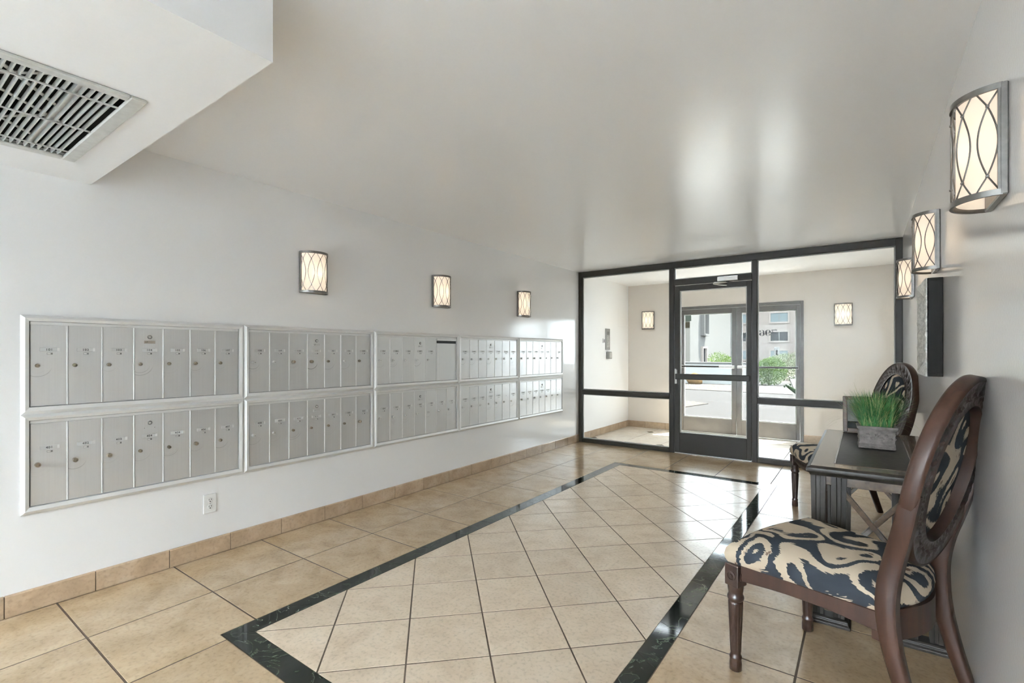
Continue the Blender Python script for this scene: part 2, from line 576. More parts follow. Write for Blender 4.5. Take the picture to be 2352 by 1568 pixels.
class MB:
    def __init__(self):
        self.v, self.f = [], []

    def add(self, verts, faces):
        n = len(self.v)
        self.v += [tuple(p) for p in verts]
        self.f += [tuple(i + n for i in q) for q in faces]
        return self

    def box(self, x0, x1, y0, y1, z0, z1):
        v = [(x0, y0, z0), (x1, y0, z0), (x1, y1, z0), (x0, y1, z0), (x0, y0, z1), (x1, y0, z1), (x1, y1, z1), (x0, y1, z1)]
        return self.add(v, [(0, 3, 2, 1), (4, 5, 6, 7), (0, 1, 5, 4), (1, 2, 6, 5), (2, 3, 7, 6), (3, 0, 4, 7)])

    def prism(self, poly, z0, z1, axis='z'):
        """poly counter-clockwise seen from +axis"""
        n = len(poly)

        def P(p, z):
            return {'z': (p[0], p[1], z), 'y': (p[0], z, p[1]), 'x': (z, p[0], p[1])}[axis]
        v = [P(p, z0) for p in poly] + [P(p, z1) for p in poly]
        f = [tuple(range(n))[::-1], tuple(range(n, 2 * n))]
        f += [(i, (i + 1) % n, n + (i + 1) % n, n + i) for i in range(n)]
        return self.add(v, f)

    def loft(self, rings, cap=True, closed=True):
        n = len(rings[0])
        v = [p for r in rings for p in r]
        f = []
        for k in range(len(rings) - 1):
            for i in range(n if closed else n - 1):
                j = (i + 1) % n
                f.append((k * n + i, k * n + j, (k + 1) * n + j, (k + 1) * n + i))
        if cap and closed:
            f.append(tuple(range(n))[::-1])
            f.append(tuple((len(rings) - 1) * n + i for i in range(n)))
        return self.add(v, f)

    def lathe(self, prof, seg=24, c=(0, 0), mod=None):
        rings = []
        for r, z in prof:
            ring = []
            for i in range(seg):
                t = 2 * PI * i / seg
                rr = r * (mod(t, z) if mod else 1)
                ring.append((c[0] + rr * math.cos(t), c[1] + rr * math.sin(t), z))
            rings.append(ring)
        return self.loft(rings)

    def tube(self, pts, rad, n=6, closed=False, radii=None):
        pts = [Vector(p) for p in pts]
        m = len(pts)
        rings = []
        up = None
        for i, p in enumerate(pts):
            a = pts[(i - 1) % m] if (closed or i > 0) else p
            b = pts[(i + 1) % m] if (closed or i < m - 1) else p
            t = (b - a).normalized()
            if up is None:
                up = t.orthogonal().normalized()
            up = (up - t * up.dot(t))
            if up.length < 1e-6:
                up = t.orthogonal()
            up.normalize()
            s = t.cross(up)
            r = radii[i] if radii else rad
            rings.append([tuple(p + up * (r * math.cos(2 * PI * k / n)) + s * (r * math.sin(2 * PI * k / n))) for k in range(n)])
        if closed:
            rings.append(rings[0])
            return self.loft(rings, cap=False)
        return self.loft(rings)

    def sweep(self, pts, w, d, side=(1, 0, 0)):
        """rectangular section: w along 'side', d across; w and d may be lists"""
        pts = [Vector(p) for p in pts]
        s = Vector(side)
        rings = []
        for i, p in enumerate(pts):
            a, b = pts[max(i - 1, 0)], pts[min(i + 1, len(pts) - 1)]
            t = (b - a).normalized()
            q = t.cross(s).normalized()
            ww = (w[i] if isinstance(w, (list, tuple)) else w) / 2
            dd = (d[i] if isinstance(d, (list, tuple)) else d) / 2
            c = 0.28          # softened corners
            ring = []
            for (a1, b1) in ((1, 1 - c), (1 - c, 1), (-1 + c, 1), (-1, 1 - c), (-1, -1 + c), (-1 + c, -1), (1 - c, -1), (1, -1 + c)):
                ring.append(tuple(p + s * (ww * a1) + q * (dd * b1)))
            rings.append(ring)
        return self.loft(rings)

    def mesh(self, name, m=None, bevel=0.0, seg=1, smooth=None):
        me = bpy.data.meshes.new(name)
        me.from_pydata(self.v, [], self.f)
        bm = bmesh.new()
        bm.from_mesh(me)
        bmesh.ops.recalc_face_normals(bm, faces=bm.faces)
        if bevel:
            bmesh.ops.bevel(bm, geom=[e for e in bm.edges if len(e.link_faces) == 2 and e.calc_face_angle(0) > 0.5], offset=bevel, segments=seg, affect='EDGES', profile=0.5)
        bm.to_mesh(me)
        bm.free()
        if smooth is not None:
            for p in me.polygons:
                p.use_smooth = True
            me.set_sharp_from_angle(angle=R(smooth))
        if m:
            me.materials.append(MATS[m])
        return me


def put(name, me, parent=None, loc=(0, 0, 0), rz=0.0, label=None, cat=None, group=None, kind=None):
    o = bpy.data.objects.new(name, me)
    o.location = loc
    o.rotation_euler = (0, 0, rz)
    COL.objects.link(o)
    if parent:
        o.parent = parent
    if label:
        o['label'] = label
    if cat:
        o['category'] = cat
    if group:
        o['group'] = group
    if kind:
        o['kind'] = kind
    return o


def root(name, loc, rz=0.0, label=None, cat=None, group=None, kind=None):
    return put(name, None, None, loc, rz, label, cat, group, kind)


def boxm(name, m, x0, x1, y0, y1, z0, z1, bevel=0.0, seg=1):
    return MB().box(x0, x1, y0, y1, z0, z1).mesh(name, m, bevel, seg)


def part(name, m, parent, x0, x1, y0, y1, z0, z1, bevel=0.0, seg=1, **kw):
    return put(name, boxm(name, m, x0, x1, y0, y1, z0, z1, bevel, seg), parent, **kw)


def copy_tree(o, parent=None):
    c = o.copy()
    COL.objects.link(c)
    c.parent = parent
    for ch in list(o.children):
        copy_tree(ch, c)
    return c


# ------------------------------------------------------------------ the shell
def struct(name, me, loc=(0, 0, 0), parent=None):
    return put(name, me, parent, loc, kind=None if parent else 'structure')


struct('wall_left', boxm('wall_left', 'wall_paint', XL - 0.2, XL, YB, YV + 0.2, -0.05, 2.7))
struct('wall_right', boxm('wall_right', 'wall_paint', XR, XR + 0.2, YB, YV + 0.2, -0.05, 2.7))
struct('wall_back', boxm('wall_back', 'wall_paint', XL, XR, YB - 0.2, YB, -0.05, 2.7))
def slab(x0, x1, y0, y1, z0, z1, holes):
    """box with rectangular shafts right through it; holes = (x0, x1, y0, y1)"""
    m = MB()
    cuts = sorted({y0, y1} | {h[2] for h in holes} | {h[3] for h in holes})
    for c0, c1 in zip(cuts[:-1], cuts[1:]):
        hs = sorted(h for h in holes if h[2] <= c0 and h[3] >= c1)
        x = x0
        for h in hs:
            m.box(x, h[0], c0, c1, z0, z1)
            x = h[1]
        m.box(x, x1, c0, c1, z0, z1)
    return m


# dropped box of the ceiling over the near left corner; shafts for the return-air grille and for added fill lamps
ZS = 2.112
SX, SY = -1.442, 0.765
VX0, VX1, VY0, VY1 = -2.90, -2.012, -0.02, 0.627
FILL_LAMPS = [(-2.20, -5.2, ZS), (-0.57, -5.2, ZC)]
LH = 0.62
struct('ceiling', slab(XL, XR, YB, YV, ZC, ZC + 0.22, [(x - LH, x + LH, y - LH, y + LH) for x, y, z in FILL_LAMPS if z == ZC]).mesh('ceiling', 'ceiling_paint'))
struct('roof_slab', boxm('roof_slab', 'ceiling_paint', XL, XR, YB, YV, ZC + 0.22, ZC + 0.32))
struct('ceiling_soffit', slab(XL, SX, YB, SY, ZS, ZC, [(VX0 + 0.03, VX1 - 0.03, VY0 + 0.03, VY1 - 0.03)] + [(x - LH, x + LH, y - LH, y + LH) for x, y, z in FILL_LAMPS if z == ZS]).mesh('ceiling_soffit', 'ceiling_paint'))

# outer wall of the vestibule with the doorway
DX0, DX1, DZ = -2.41, -0.682, 1.97
mb = MB()
mb.box(XL, DX0, YV, YV + 0.2, -0.05, 2.7)
mb.box(DX1, XR, YV, YV + 0.2, -0.05, 2.7)
mb.box(DX0, DX1, YV, YV + 0.2, DZ, 2.7)
struct('wall_far', mb.mesh('wall_far', 'far_wall_paint'))

# ------------------------------------------------------------------ floor: grout bed and every tile on it
floor = struct('floor', boxm('floor', 'grout', XL, XR, -0.9, YV + 0.2, -0.06, -0.0014))
struct('floor_lobby', boxm('floor_lobby', 'bounce_floor', XL, XR, YB, -0.9, -0.06, 0.0))  # unseen floor, made pale to bounce neutral light forward
G = 0.0040          # half joint


def clip(poly, x0, x1, y0, y1):
    def cut(P, ins, inter):
        out = []
        for i in range(len(P)):
            a, b = P[i - 1], P[i]
            if ins(b):
                if not ins(a):
                    out.append(inter(a, b))
                out.append(b)
            elif ins(a):
                out.append(inter(a, b))
        return out

    def lx(v):
        return lambda a, b: (v, a[1] + (b[1] - a[1]) * (v - a[0]) / (b[0] - a[0]))

    def ly(v):
        return lambda a, b: (a[0] + (b[0] - a[0]) * (v - a[1]) / (b[1] - a[1]), v)
    for ins, it in ((lambda p: p[0] >= x0, lx(x0)), (lambda p: p[0] <= x1, lx(x1)), (lambda p: p[1] >= y0, ly(y0)), (lambda p: p[1] <= y1, ly(y1))):
        if len(poly) < 3:
            return []
        poly = cut(poly, ins, it)
    return poly


def area(P):
    return abs(sum(P[i - 1][0] * P[i][1] - P[i][0] * P[i - 1][1] for i in range(len(P)))) / 2


TILE_CACHE = {}


def tile(poly, m, name, th=0.0, c=0.0008):
    if len(poly) < 3 or area(poly) < 0.0006:
        return
    cx = sum(p[0] for p in poly) / len(poly)
    cy = sum(p[1] for p in poly) / len(poly)
    loc = tuple((round(p[0] - cx, 4), round(p[1] - cy, 4)) for p in poly)
    key = (loc, m)
    me = TILE_CACHE.get(key)
    if me is None:
        def inset(P, k):
            out = []
            for p in P:
                d = math.hypot(*p)
                out.append((p[0] * (1 - k / d), p[1] * (1 - k / d)))
            return out
        low = [(p[0], p[1], -0.0014) for p in loc]
        mid = [(p[0], p[1], -c) for p in loc]
        top = [(p[0], p[1], 0.0) for p in inset(loc, c * 1.3)]
        me = MB().loft([low, mid, top]).mesh(name, m)
        TILE_CACHE[key] = me
    put(name, me, floor, (cx, cy, th))


def rect(x0, x1, y0, y1):
    return [(x0, y0), (x1, y0), (x1, y1), (x0, y1)]


BX0, BX1, BY0, BY1, BW = -2.293, -0.663, 0.985, 5.162, 0.098      # green marble border
TS = 0.505
x_lines = [XL + 0.012] + [-2.738 + TS * i for i in range(0, 7)]
x_lines[-1] = XR
y_lines = [0.632 + TS * j - 3 * TS for j in range(0, 15)]
y_lines = [y for y in y_lines if y < YP - 0.05] + [YP]
for i in range(len(x_lines) - 1):
    for j in range(len(y_lines) - 1):
        x0, x1, y0, y1 = x_lines[i] + G, min(x_lines[i + 1], XR) - G, y_lines[j] + G, y_lines[j + 1] - G
        if x1 - x0 < 0.01:
            continue
        ex0, ex1, ey0, ey1 = BX0 - G, BX1 + G, BY0 - G, BY1 + G
        if x1 <= ex0 or x0 >= ex1 or y1 <= ey0 or y0 >= ey1:
            tile(rect(x0, x1, y0, y1), 'tile_tan', 'floor_tile')
            continue
        inx = [v for v in (ex0, ex1) if x0 < v < x1]
        iny = [v for v in (ey0, ey1) if y0 < v < y1]
        if inx and iny:             # tile notched around a corner of the border
            cx, cy = inx[0], iny[0]
            lx, ly = cx == ex0, cy == ey0
            P = [(x0, y0), (x1, y0), (x1, cy), (cx, cy), (cx, y1), (x0, y1)] if lx and ly else \
                [(x0, y0), (x1, y0), (x1, y1), (cx, y1), (cx, cy), (x0, cy)] if ly else \
                [(x0, y0), (cx, y0), (cx, cy), (x1, cy), (x1, y1), (x0, y1)] if lx else \
                [(x0, cy), (cx, cy), (cx, y0), (x1, y0), (x1, y1), (x0, y1)]
            tile(P, 'tile_tan', 'floor_tile')
            continue
        # otherwise cut straight along the border
        for (a0, a1, b0, b1) in ((-9, BX0 - G, -9, 9), (BX1 + G, 9, -9, 9), (BX0 + G, BX1 - G, -9, BY0 - G), (BX0 + G, BX1 - G, BY1 + G, 9)):
            q = clip(rect(x0, x1, y0, y1), a0, a1, b0, b1)
            if q:
                tile(q, 'tile_tan', 'floor_tile')
# narrow strip along the left wall
for j in range(len(y_lines) - 1):
    tile(rect(XL, XL + 0.012 - G, y_lines[j] + G, y_lines[j + 1] - G), 'tile_tan', 'floor_tile')
# marble border strips, mitred at the corners
IX0, IX1, IY0, IY1 = BX0 + BW, BX1 - BW, BY0 + BW, BY1 - BW


def strip(p0, p1, q0, q1, n):
    """outer edge p0-p1, inner edge q0-q1, cut into n pieces"""
    for k in range(n):
        def on(a, b, t):
            return (a[0] + (b[0] - a[0]) * t, a[1] + (b[1] - a[1]) * t)
        e = 0.0008 / max(0.1, math.dist(p0, p1))
        t0, t1 = k / n + e, (k + 1) / n - e
        P = [on(p0, p1, t0), on(p0, p1, t1), on(q0, q1, t1), on(q0, q1, t0)]
        a = sum(P[i - 1][0] * P[i][1] - P[i][0] * P[i - 1][1] for i in range(4))
        tile(P if a > 0 else P[::-1], 'marble_green', 'marble_strip', c=0.0006)


strip((BX0, BY0), (BX0, BY1), (IX0, IY0), (IX0, IY1), 14)
strip((BX1, BY0), (BX1, BY1), (IX1, IY0), (IX1, IY1), 14)
strip((BX0, BY0), (BX1, BY0), (IX0, IY0), (IX1, IY0), 5)
strip((BX0, BY1), (BX1, BY1), (IX0, IY1), (IX1, IY1), 5)
# field of tiles laid on the diagonal
S2 = (IX1 - IX0) / 6.0
for a in range(-1, 9):
    for b_ in range(-1, 22):
        if (a + b_) % 2 == 0:
            continue
        cx, cy = IX0 + S2 * a, IY0 + S2 * b_
        h = S2 - G * 1.2
        q = clip([(cx - h, cy), (cx, cy - h), (cx + h, cy), (cx, cy + h)], IX0 + G * 0.7, IX1 - G * 0.7, IY0 + G * 0.7, IY1 - G * 0.7)
        tile(q, 'tile_buff', 'floor_tile')
# vestibule floor with small dark accents at some corners
VS = 0.49
vx = [XL + 0.04 + VS * i for i in range(-1, 9)]
vy = [YP + 0.05, 6.485, 6.975, 7.465, YV + 0.1]
for i in range(len(vx) - 1):
    for j in range(len(vy) - 1):
        q = clip(rect(vx[i] + G, vx[i + 1] - G, vy[j] + G, vy[j + 1] - G), XL, XR, YP + 0.05, YV + 0.1)
        if q:
            tile(q, 'tile_pale', 'floor_tile')
for i in range(1, len(vx) - 1):
    for j in range(1, 4):
        if (2 * (i - 1) + (j - 1)) % 4 == 0 and XL < vx[i] < XR - 0.05:
            d = 0.055
            cx, cy = vx[i], vy[j]
            put('accent_tile', MB().prism([(-d, 0), (0, -d), (d, 0), (0, d)], 0, 0.0012).mesh('accent_tile', 'marble_green'), floor, (cx, cy, 0))

# baseboards of tile
BH = 0.104


def baseboard(name, p0, p1, n_in, step, first):
    """runs from p0 to p1; n_in = direction into the room"""
    r = struct(name, None)
    d = Vector((p1[0] - p0[0], p1[1] - p0[1], 0))
    Ln = d.length
    d.normalize()
    rz = math.atan2(d.y, d.x)
    nrm = Vector((-d.y, d.x, 0))
    s = 1 if nrm.dot(Vector((*n_in, 0))) > 0 else -1
    r.location = (p0[0], p0[1], 0)
    r.rotation_euler = (0, 0, rz)
    t = 0.010
    part('grout_bed', 'grout', r, 0, Ln, min(0, s * t * 0.7), max(0, s * t * 0.7), 0.0, BH - 0.004)
    xs = [0.0]
    k = first
    while k < Ln - 0.02:
        if k > 0.02:
            xs.append(k)
        k += step
    xs.append(Ln)
    cache = {}
    for a, b in zip(xs[:-1], xs[1:]):
        L_ = round(b - a - 0.004, 4)
        if L_ not in cache:
            prof = [(0, 0.002), (t, 0.002), (t, BH - 0.007), (t * 0.6, BH - 0.001), (0, BH)]
            if s < 0:
                prof = [(-q, z) for q, z in prof]
            cache[L_] = MB().prism(prof, 0, L_, 'x').mesh('base_tile', 'tile_base')
        put('base_tile', cache[L_], r, (a + 0.002, 0, 0))
    return r


baseboard('baseboard_left', (XL, -0.6), (XL, YP), (1, 0), 0.3325, 0.3325 * 3 + 0.6 - 0.548)
baseboard('baseboard_right', (XR, -0.6), (XR, YP), (-1, 0), 0.3325, 0.20)
baseboard('baseboard_vestibule_left', (XL, YP + 0.03), (XL, YV), (1, 0), 0.3325, 0.30)
baseboard('baseboard_vestibule_right', (XR, YP + 0.03), (XR, YV), (-1, 0), 0.3325, 0.30)
baseboard('baseboard_far_left', (XL, YV), (DX0, YV), (0, -1), 0.3325, 0.30)
baseboard('baseboard_far_right', (DX1, YV), (XR, YV), (0, -1), 0.3325, 0.30)

# ------------------------------------------------------------------ glass partition (window_1) and its door (door_1)
Y0, Y1 = YP - 0.02, YP + 0.03
win = struct('window_1', None)
M1a, M1b, M2a, M2b = -1.976, -1.916, -1.035, -0.982
HZ = 2.295
part('jamb', 'bronze', win, XL, XL + 0.055, Y0, Y1, 0, ZC, 0.003)
part('jamb', 'bronze', win, XR - 0.055, XR, Y0, Y1, 0, ZC, 0.003)
part('header', 'bronze', win, XL + 0.055, XR - 0.055, Y0, Y1, HZ, ZC, 0.003)
part('mullion', 'bronze', win, M1a, M1b, Y0, Y1, 0, HZ, 0.003)
part('mullion', 'bronze', win, M2a, M2b, Y0, Y1, 0, HZ, 0.003)
part('transom_bar', 'bronze', win, M1b, M2a, Y0, Y1, 2.078, 2.150, 0.003)
for a, b in ((XL + 0.055, M1a), (M2b, XR - 0.055)):
    part('sill', 'bronze', win, a, b, Y0, Y1, 0, 0.05, 0.003)
    part('mid_rail', 'bronze', win, a, b, Y0 - 0.004, Y1, 0.668, 0.730, 0.003)
PT = 0.004
for a, b, z0, z1 in ((XL + 0.055, M1a, 0.05, 0.668), (XL + 0.055, M1a, 0.73, HZ), (M2b, XR - 0.055, 0.05, 0.668), (M2b, XR - 0.055, 0.73, HZ), (M1b, M2a, 2.15, HZ)):
    part('pane', 'clear_glass', win, a, b, YP + 0.006 - PT, YP + 0.006 + PT, z0, z1)
    g = 0.012           # pale glazing bead around each pane
    fm = MB()
    for (p, q, r_, s_) in ((a, a + g, z0, z1), (b - g, b, z0, z1), (a + g, b - g, z0, z0 + g), (a + g, b - g, z1 - g, z1)):
        fm.box(p, q, YP + 0.012, Y1 - 0.002, r_, s_)
    put('glazing_bead', fm.mesh('glazing_bead', 'gasket'), win)

door = struct('door_1', None)
LX0, LX1 = M1b + 0.006, M2a - 0.006
GX0, GX1, GZ0, GZ1 = -1.847, -1.088, 0.256, 2.008
dy0, dy1 = YP - 0.012, YP + 0.03
part('stile', 'bronze', door, LX0, GX0, dy0, dy1, 0.012, 2.070, 0.003)
part('stile', 'bronze', door, GX1, LX1, dy0, dy1, 0.012, 2.070, 0.003)
part('top_rail', 'bronze', door, GX0, GX1, dy0, dy1, GZ1, 2.070, 0.002)
part('bottom_rail', 'bronze', door, GX0, GX1, dy0, dy1, 0.012, GZ0, 0.002)
part('pane', 'clear_glass', door, GX0, GX1, YP + 0.004, YP + 0.012, GZ0, GZ1)
fm = MB()
g = 0.010
for (p, q, r_, s_) in ((GX0, GX0 + g, GZ0, GZ1), (GX1 - g, GX1, GZ0, GZ1), (GX0 + g, GX1 - g, GZ0, GZ0 + g), (GX0 + g, GX1 - g, GZ1 - g, GZ1)):
    fm.box(p, q, YP - 0.004, YP + 0.003, r_, s_)
    fm.box(p, q, YP + 0.013, dy1 - 0.002, r_, s_)
put('glazing_bead', fm.mesh('glazing_bead', 'gasket'), door)
bar = part('push_bar', 'bronze', door, LX0 + 0.02, LX1 - 0.012, dy0 - 0.055, dy0 - 0.022, 0.916, 0.986, 0.008, 2)
for xx in (LX0 + 0.03, LX1 - 0.045):
    part('bracket', 'bronze', bar, xx, xx + 0.03, dy0 - 0.03, dy0, 0.925, 0.977, 0.003)
lk = part('lock_plate', 'steel', door, LX0 + 0.004, LX0 + 0.022, dy0 - 0.012, dy0, 0.86, 1.045, 0.003)
part('lever', 'steel', lk, LX0 + 0.026, LX0 + 0.036, dy0 - 0.03, dy0 - 0.006, 0.862, 1.035, 0.003)
cl = part('closer_body', 'steel', door, -1.395, -1.17, YP - 0.085, YP - 0.022, 2.078, 2.128, 0.006, 2)
put('closer_arm', MB().sweep([(-1.285, YP - 0.05, 2.068), (-1.42, YP - 0.11, 2.058), (-1.43, YP - 0.112, 2.052)], 0.02, 0.010, (0, 0.6, 0.8)).mesh('closer_arm', 'steel'), cl)
put('closer_arm', MB().sweep([(-1.425, YP - 0.11, 2.050), (-1.36, YP - 0.06, 2.040), (-1.30, YP - 0.016, 2.035)], 0.02, 0.010, (0, 0.6, 0.8)).mesh('closer_arm', 'steel'), cl)
put('pivot', MB().lathe([(0.016, 2.060), (0.018, 2.066), (0.018, 2.080)], 14, (-1.285, YP - 0.05)).mesh('pivot', 'bronze', smooth=40), cl)
put('pivot', MB().lathe([(0.012, 2.128), (0.012, 2.140)], 12, (-1.275, YP - 0.05)).mesh('pivot', 'bronze', smooth=40), cl)
part('threshold', 'steel', door, LX0, LX1, dy0, dy1, 0.0, 0.010, 0.002)

# ------------------------------------------------------------------ street doors (door_2, door_3) in frame trim_1
fr = struct('trim_1', None)
fy0, fy1 = YV - 0.012, YV + 0.05
part('door_jamb', 'bronze_hazed', fr, DX0, DX0 + 0.04, fy0, fy1, 0, DZ, 0.003)
part('door_jamb', 'bronze_hazed', fr, DX1 - 0.04, DX1, fy0, fy1, 0, DZ, 0.003)
part('door_head', 'bronze_hazed', fr, DX0 + 0.04, DX1 - 0.04, fy0, fy1, DZ - 0.045, DZ, 0.003)
part('door_threshold', 'steel', fr, DX0 + 0.04, DX1 - 0.04, fy0, fy1, 0, 0.012, 0.003)
MX = (DX0 + DX1) / 2


def street_door(name, x0, x1, gx0, gx1, flip):
    d = struct(name, None)
    a, b = YV - 0.004, YV + 0.04
    z0, z1, g0, g1 = 0.016, DZ - 0.05, 0.24, 1.85
    part('stile', 'bronze_hazed', d, x0, gx0, a, b, z0, z1, 0.003)
    part('stile', 'bronze_hazed', d, gx1, x1, a, b, z0, z1, 0.003)
    part('top_rail', 'bronze_hazed', d, gx0, gx1, a, b, g1, z1, 0.002)
    part('bottom_rail', 'bronze_hazed', d, gx0, gx1, a, b, z0, g0, 0.002)
    part('pane', 'door_glass', d, gx0, gx1, YV + 0.014, YV + 0.022, g0, g1)
    g = 0.012
    fm = MB()
    for (p, q, r_, s_) in ((gx0, gx0 + g, g0, g1), (gx1 - g, gx1, g0, g1), (gx0 + g, gx1 - g, g0, g0 + g), (gx0 + g, gx1 - g, g1 - g, g1)):
        fm.box(p, q, YV + 0.023, b - 0.003, r_, s_)
    put('glazing_bead', fm.mesh('glazing_bead', 'gasket'), d)
    # exit bar: slim rail with a broader latch case at the meeting stile
    c0, c1 = x0 + 0.015, x1 - 0.015
    pb = part('push_bar', 'bronze', d, c0, c1, a - 0.06, a - 0.035, 1.020, 1.046, 0.006, 2)
    if flip:
        part('latch_case', 'steel', pb, c0, c0 + 0.15, a - 0.066, a - 0.002, 1.010, 1.054, 0.010, 2)
        part('end_bracket', 'steel', pb, c1 - 0.03, c1, a - 0.05, a, 1.015, 1.05, 0.004)
    else:
        part('latch_case', 'steel', pb, c1 - 0.22, c1, a - 0.066, a - 0.002, 1.010, 1.054, 0.010, 2)
        part('end_bracket', 'steel', pb, c0, c0 + 0.03, a - 0.05, a, 1.015, 1.05, 0.004)
    return d


d2 = street_door('door_2', DX0 + 0.044, MX - 0.002, -2.325, MX - 0.065, False)
d3 = street_door('door_3', MX + 0.002, DX1 - 0.044, MX + 0.065, -0.771, True)


# house number 7960, printed on the outside of the right-hand glass and so seen reversed
def ell(cx, cy, rx, ry, n=28, a0=0, a1=2 * PI):
    return [(cx + rx * math.cos(a0 + (a1 - a0) * i / n), cy + ry * math.sin(a0 + (a1 - a0) * i / n)) for i in range(n + 1)]


def band(outer, inner):
    v = [(p[0], 0, p[1]) for p in outer] + [(p[0], 0, p[1]) for p in inner]
    n = len(outer)
    return v, [(i, i + 1, n + i + 1, n + i) for i in range(n - 1)]


def disc(c, r, n=16):
    return [(c[0], 0, c[1])] + [(c[0] + r * math.cos(2 * PI * i / n), 0, c[1] + r * math.sin(2 * PI * i / n)) for i in range(n)], [(0, 1 + i, 1 + (i + 1) % n) for i in range(n)]


def glyph(ch):
    m = MB()
    h, w = 0.090, 0.070
    if ch == '0':
        m.add(*band(ell(w / 2, h / 2, w / 2, h / 2), ell(w / 2, h / 2, w * 0.20, h * 0.475)))
    if ch in '69':
        def T(p):
            return p if ch == '6' else (w - p[0], h - p[1])
        o, i_ = ell(w / 2, h * 0.31, w / 2, h * 0.31), ell(w / 2, h * 0.31, w * 0.20, h * 0.285)
        m.add(*band([T(p) for p in o], [T(p) for p in i_]))
        o = ell(w / 2, h * 0.5, w / 2, h * 0.5, 22, PI * 1.12, PI * 0.27)
        i_ = ell(w * 0.56, h * 0.5, w * 0.30, h * 0.475, 22, PI * 1.12, PI * 0.27)
        m.add(*band([T(p) for p in o], [T(p) for p in i_]))
        m.add(*disc(T((w * 0.83, h * 0.80)), w * 0.14))
    if ch == '7':
        m.add([(x, 0, z) for x, z in ((0.0, h), (w, h), (w, h * 0.86), (0.0, h * 0.86))], [(0, 1, 2, 3)])
        m.add([(x, 0, z) for x, z in ((0.0, h), (0.006, h), (0.004, h * 0.70), (0.0, h * 0.70))], [(0, 1, 2, 3)])
        L_ = [(w * 0.90, h * 0.88), (w * 0.62, h * 0.58), (w * 0.40, h * 0.30), (w * 0.30, h * 0.05)]
        R_ = [(w, h * 0.88), (w * 0.80, h * 0.58), (w * 0.66, h * 0.30), (w * 0.66, h * 0.05)]
        m.add(*band(L_, R_))
        m.add(*disc((w * 0.48, h * 0.085), w * 0.185))
    return m


for k, ch in enumerate('7960'):
    me = glyph(ch).mesh('numeral', 'numeral_black')
    o = put('numeral', me, d3, (-1.015 - 0.079 * k, YV + 0.0235, 1.487))
    o.scale = (-1, 1, 1)          # reads left to right from the street

# ------------------------------------------------------------------ mailboxes
DIG = {}


def digit_meshes():
    for ch in '0123456789LP':
        cu = bpy.data.curves.new('g' + ch, 'FONT')
        cu.body = ch
        cu.size = 1.0
        cu.resolution_u = 3
        cu.offset = 0.02
        ob = bpy.data.objects.new('g' + ch, cu)
        COL.objects.link(ob)
        bpy.context.view_layer.update()
        me = bpy.data.meshes.new_from_object(ob.evaluated_get(bpy.context.evaluated_depsgraph_get()))
        DIG[ch] = ([tuple(v.co) for v in me.vertices], [tuple(p.vertices) for p in me.polygons])
        bpy.data.objects.remove(ob)
        bpy.data.curves.remove(cu)
        bpy.data.meshes.remove(me)


digit_meshes()


def number_mesh(s, h, m='ink'):
    """flat lettering in the x-z plane, centred"""
    mb = MB()
    pitch = 0.60 * h / 0.7
    for k, ch in enumerate(s):
        v, f = DIG[ch]
        if not v:
            continue
        sc = h / 0.7
        xs = [p[0] for p in v]
        c = (min(xs) + max(xs)) / 2
        ox = (k - (len(s) - 1) / 2) * pitch
        mb.add([((p[0] - c) * sc + ox, 0, (p[1] - 0.35) * sc) for p in v], f)
    me = bpy.data.meshes.new('number')
    me.from_pydata(mb.v, [], mb.f)
    me.materials.append(MATS[m])
    return me


UW, UH = 1.0235, 0.478
MB_Y, MB_Z = 0.503, 0.464
PROUD = 0.024
SIDE, BOT, TOPT = 0.031, 0.038, 0.030
DW = (UW - 2 * SIDE) / 7
DH = 0.394


def trim_side(pts_of, name, parent):
    """mitred moulding; pts_of(inset fraction) gives the two end points"""
    prof = [(0.0, 0.0), (0.0, 0.010), (0.45, PROUD), (0.92, PROUD - 0.004), (1.0, 0.004), (1.0, 0.0)]
    A, B = [], []
    for ins, pr in prof:
        a, b = pts_of(ins)
        A.append((a[0], -pr, a[1]))
        B.append((b[0], -pr, b[1]))
    me = MB().loft([A, B]).mesh(name, 'aluminium_trim')
    put(name, me, parent)


def lock_mesh(m, r=0.009, ln=0.014):
    b = MB()
    rings = []
    for (rr, y) in ((r, 0.0), (r, -ln + 0.002), (r * 0.86, -ln), (r * 0.3, -ln - 0.0003)):
        rings.append([(rr * math.cos(2 * PI * i / 16), y, rr * math.sin(2 * PI * i / 16)) for i in range(16)])
    b.loft(rings)
    return b.mesh('lock', m, smooth=40)


LOCK_B, LOCK_S = lock_mesh('lock_brass'), lock_mesh('lock_steel')
LOCK_BIG = lock_mesh('lock_brass', 0.011, 0.022)
LOCK_BIGS = lock_mesh('lock_steel', 0.011, 0.022)
KEYHOLE = boxm('keyway', 'black', 0.001, 0.007, -0.0152, -0.0142, -0.0012, 0.0012)
KEYHOLE_BIG = boxm('keyway', 'black', 0.001, 0.007, -0.0232, -0.0222, -0.0012, 0.0012)
MASTER = lock_mesh('slot_shadow', 0.011, 0.006)
MASTER_IN = lock_mesh('lock_steel', 0.0065, 0.008)
HOLDER = MB().box(-0.036, 0.036, -0.0022, 0, -0.0085, 0.0085).mesh('label_holder', 'label_card', 0.0008)
HOLD_CAP = MB().box(0.026, 0.036, -0.0034, -0.002, -0.0085, 0.0085).mesh('holder_tab', 'aluminium_trim', 0.0006)
SLOT = MB().box(-0.0105, 0.0105, -0.0012, 0, -0.0045, 0.0045).mesh('finger_slot', 'slot_shadow')
SLOT_IN = MB().box(-0.0095, 0.003, -0.002, -0.001, -0.003, 0.003).mesh('slot_tab', 'aluminium_trim')
PLATE = MB().box(-0.026, 0.026, -0.002, 0, -0.008, 0.008).mesh('maker_plate', 'plate_bronze', 0.0005)
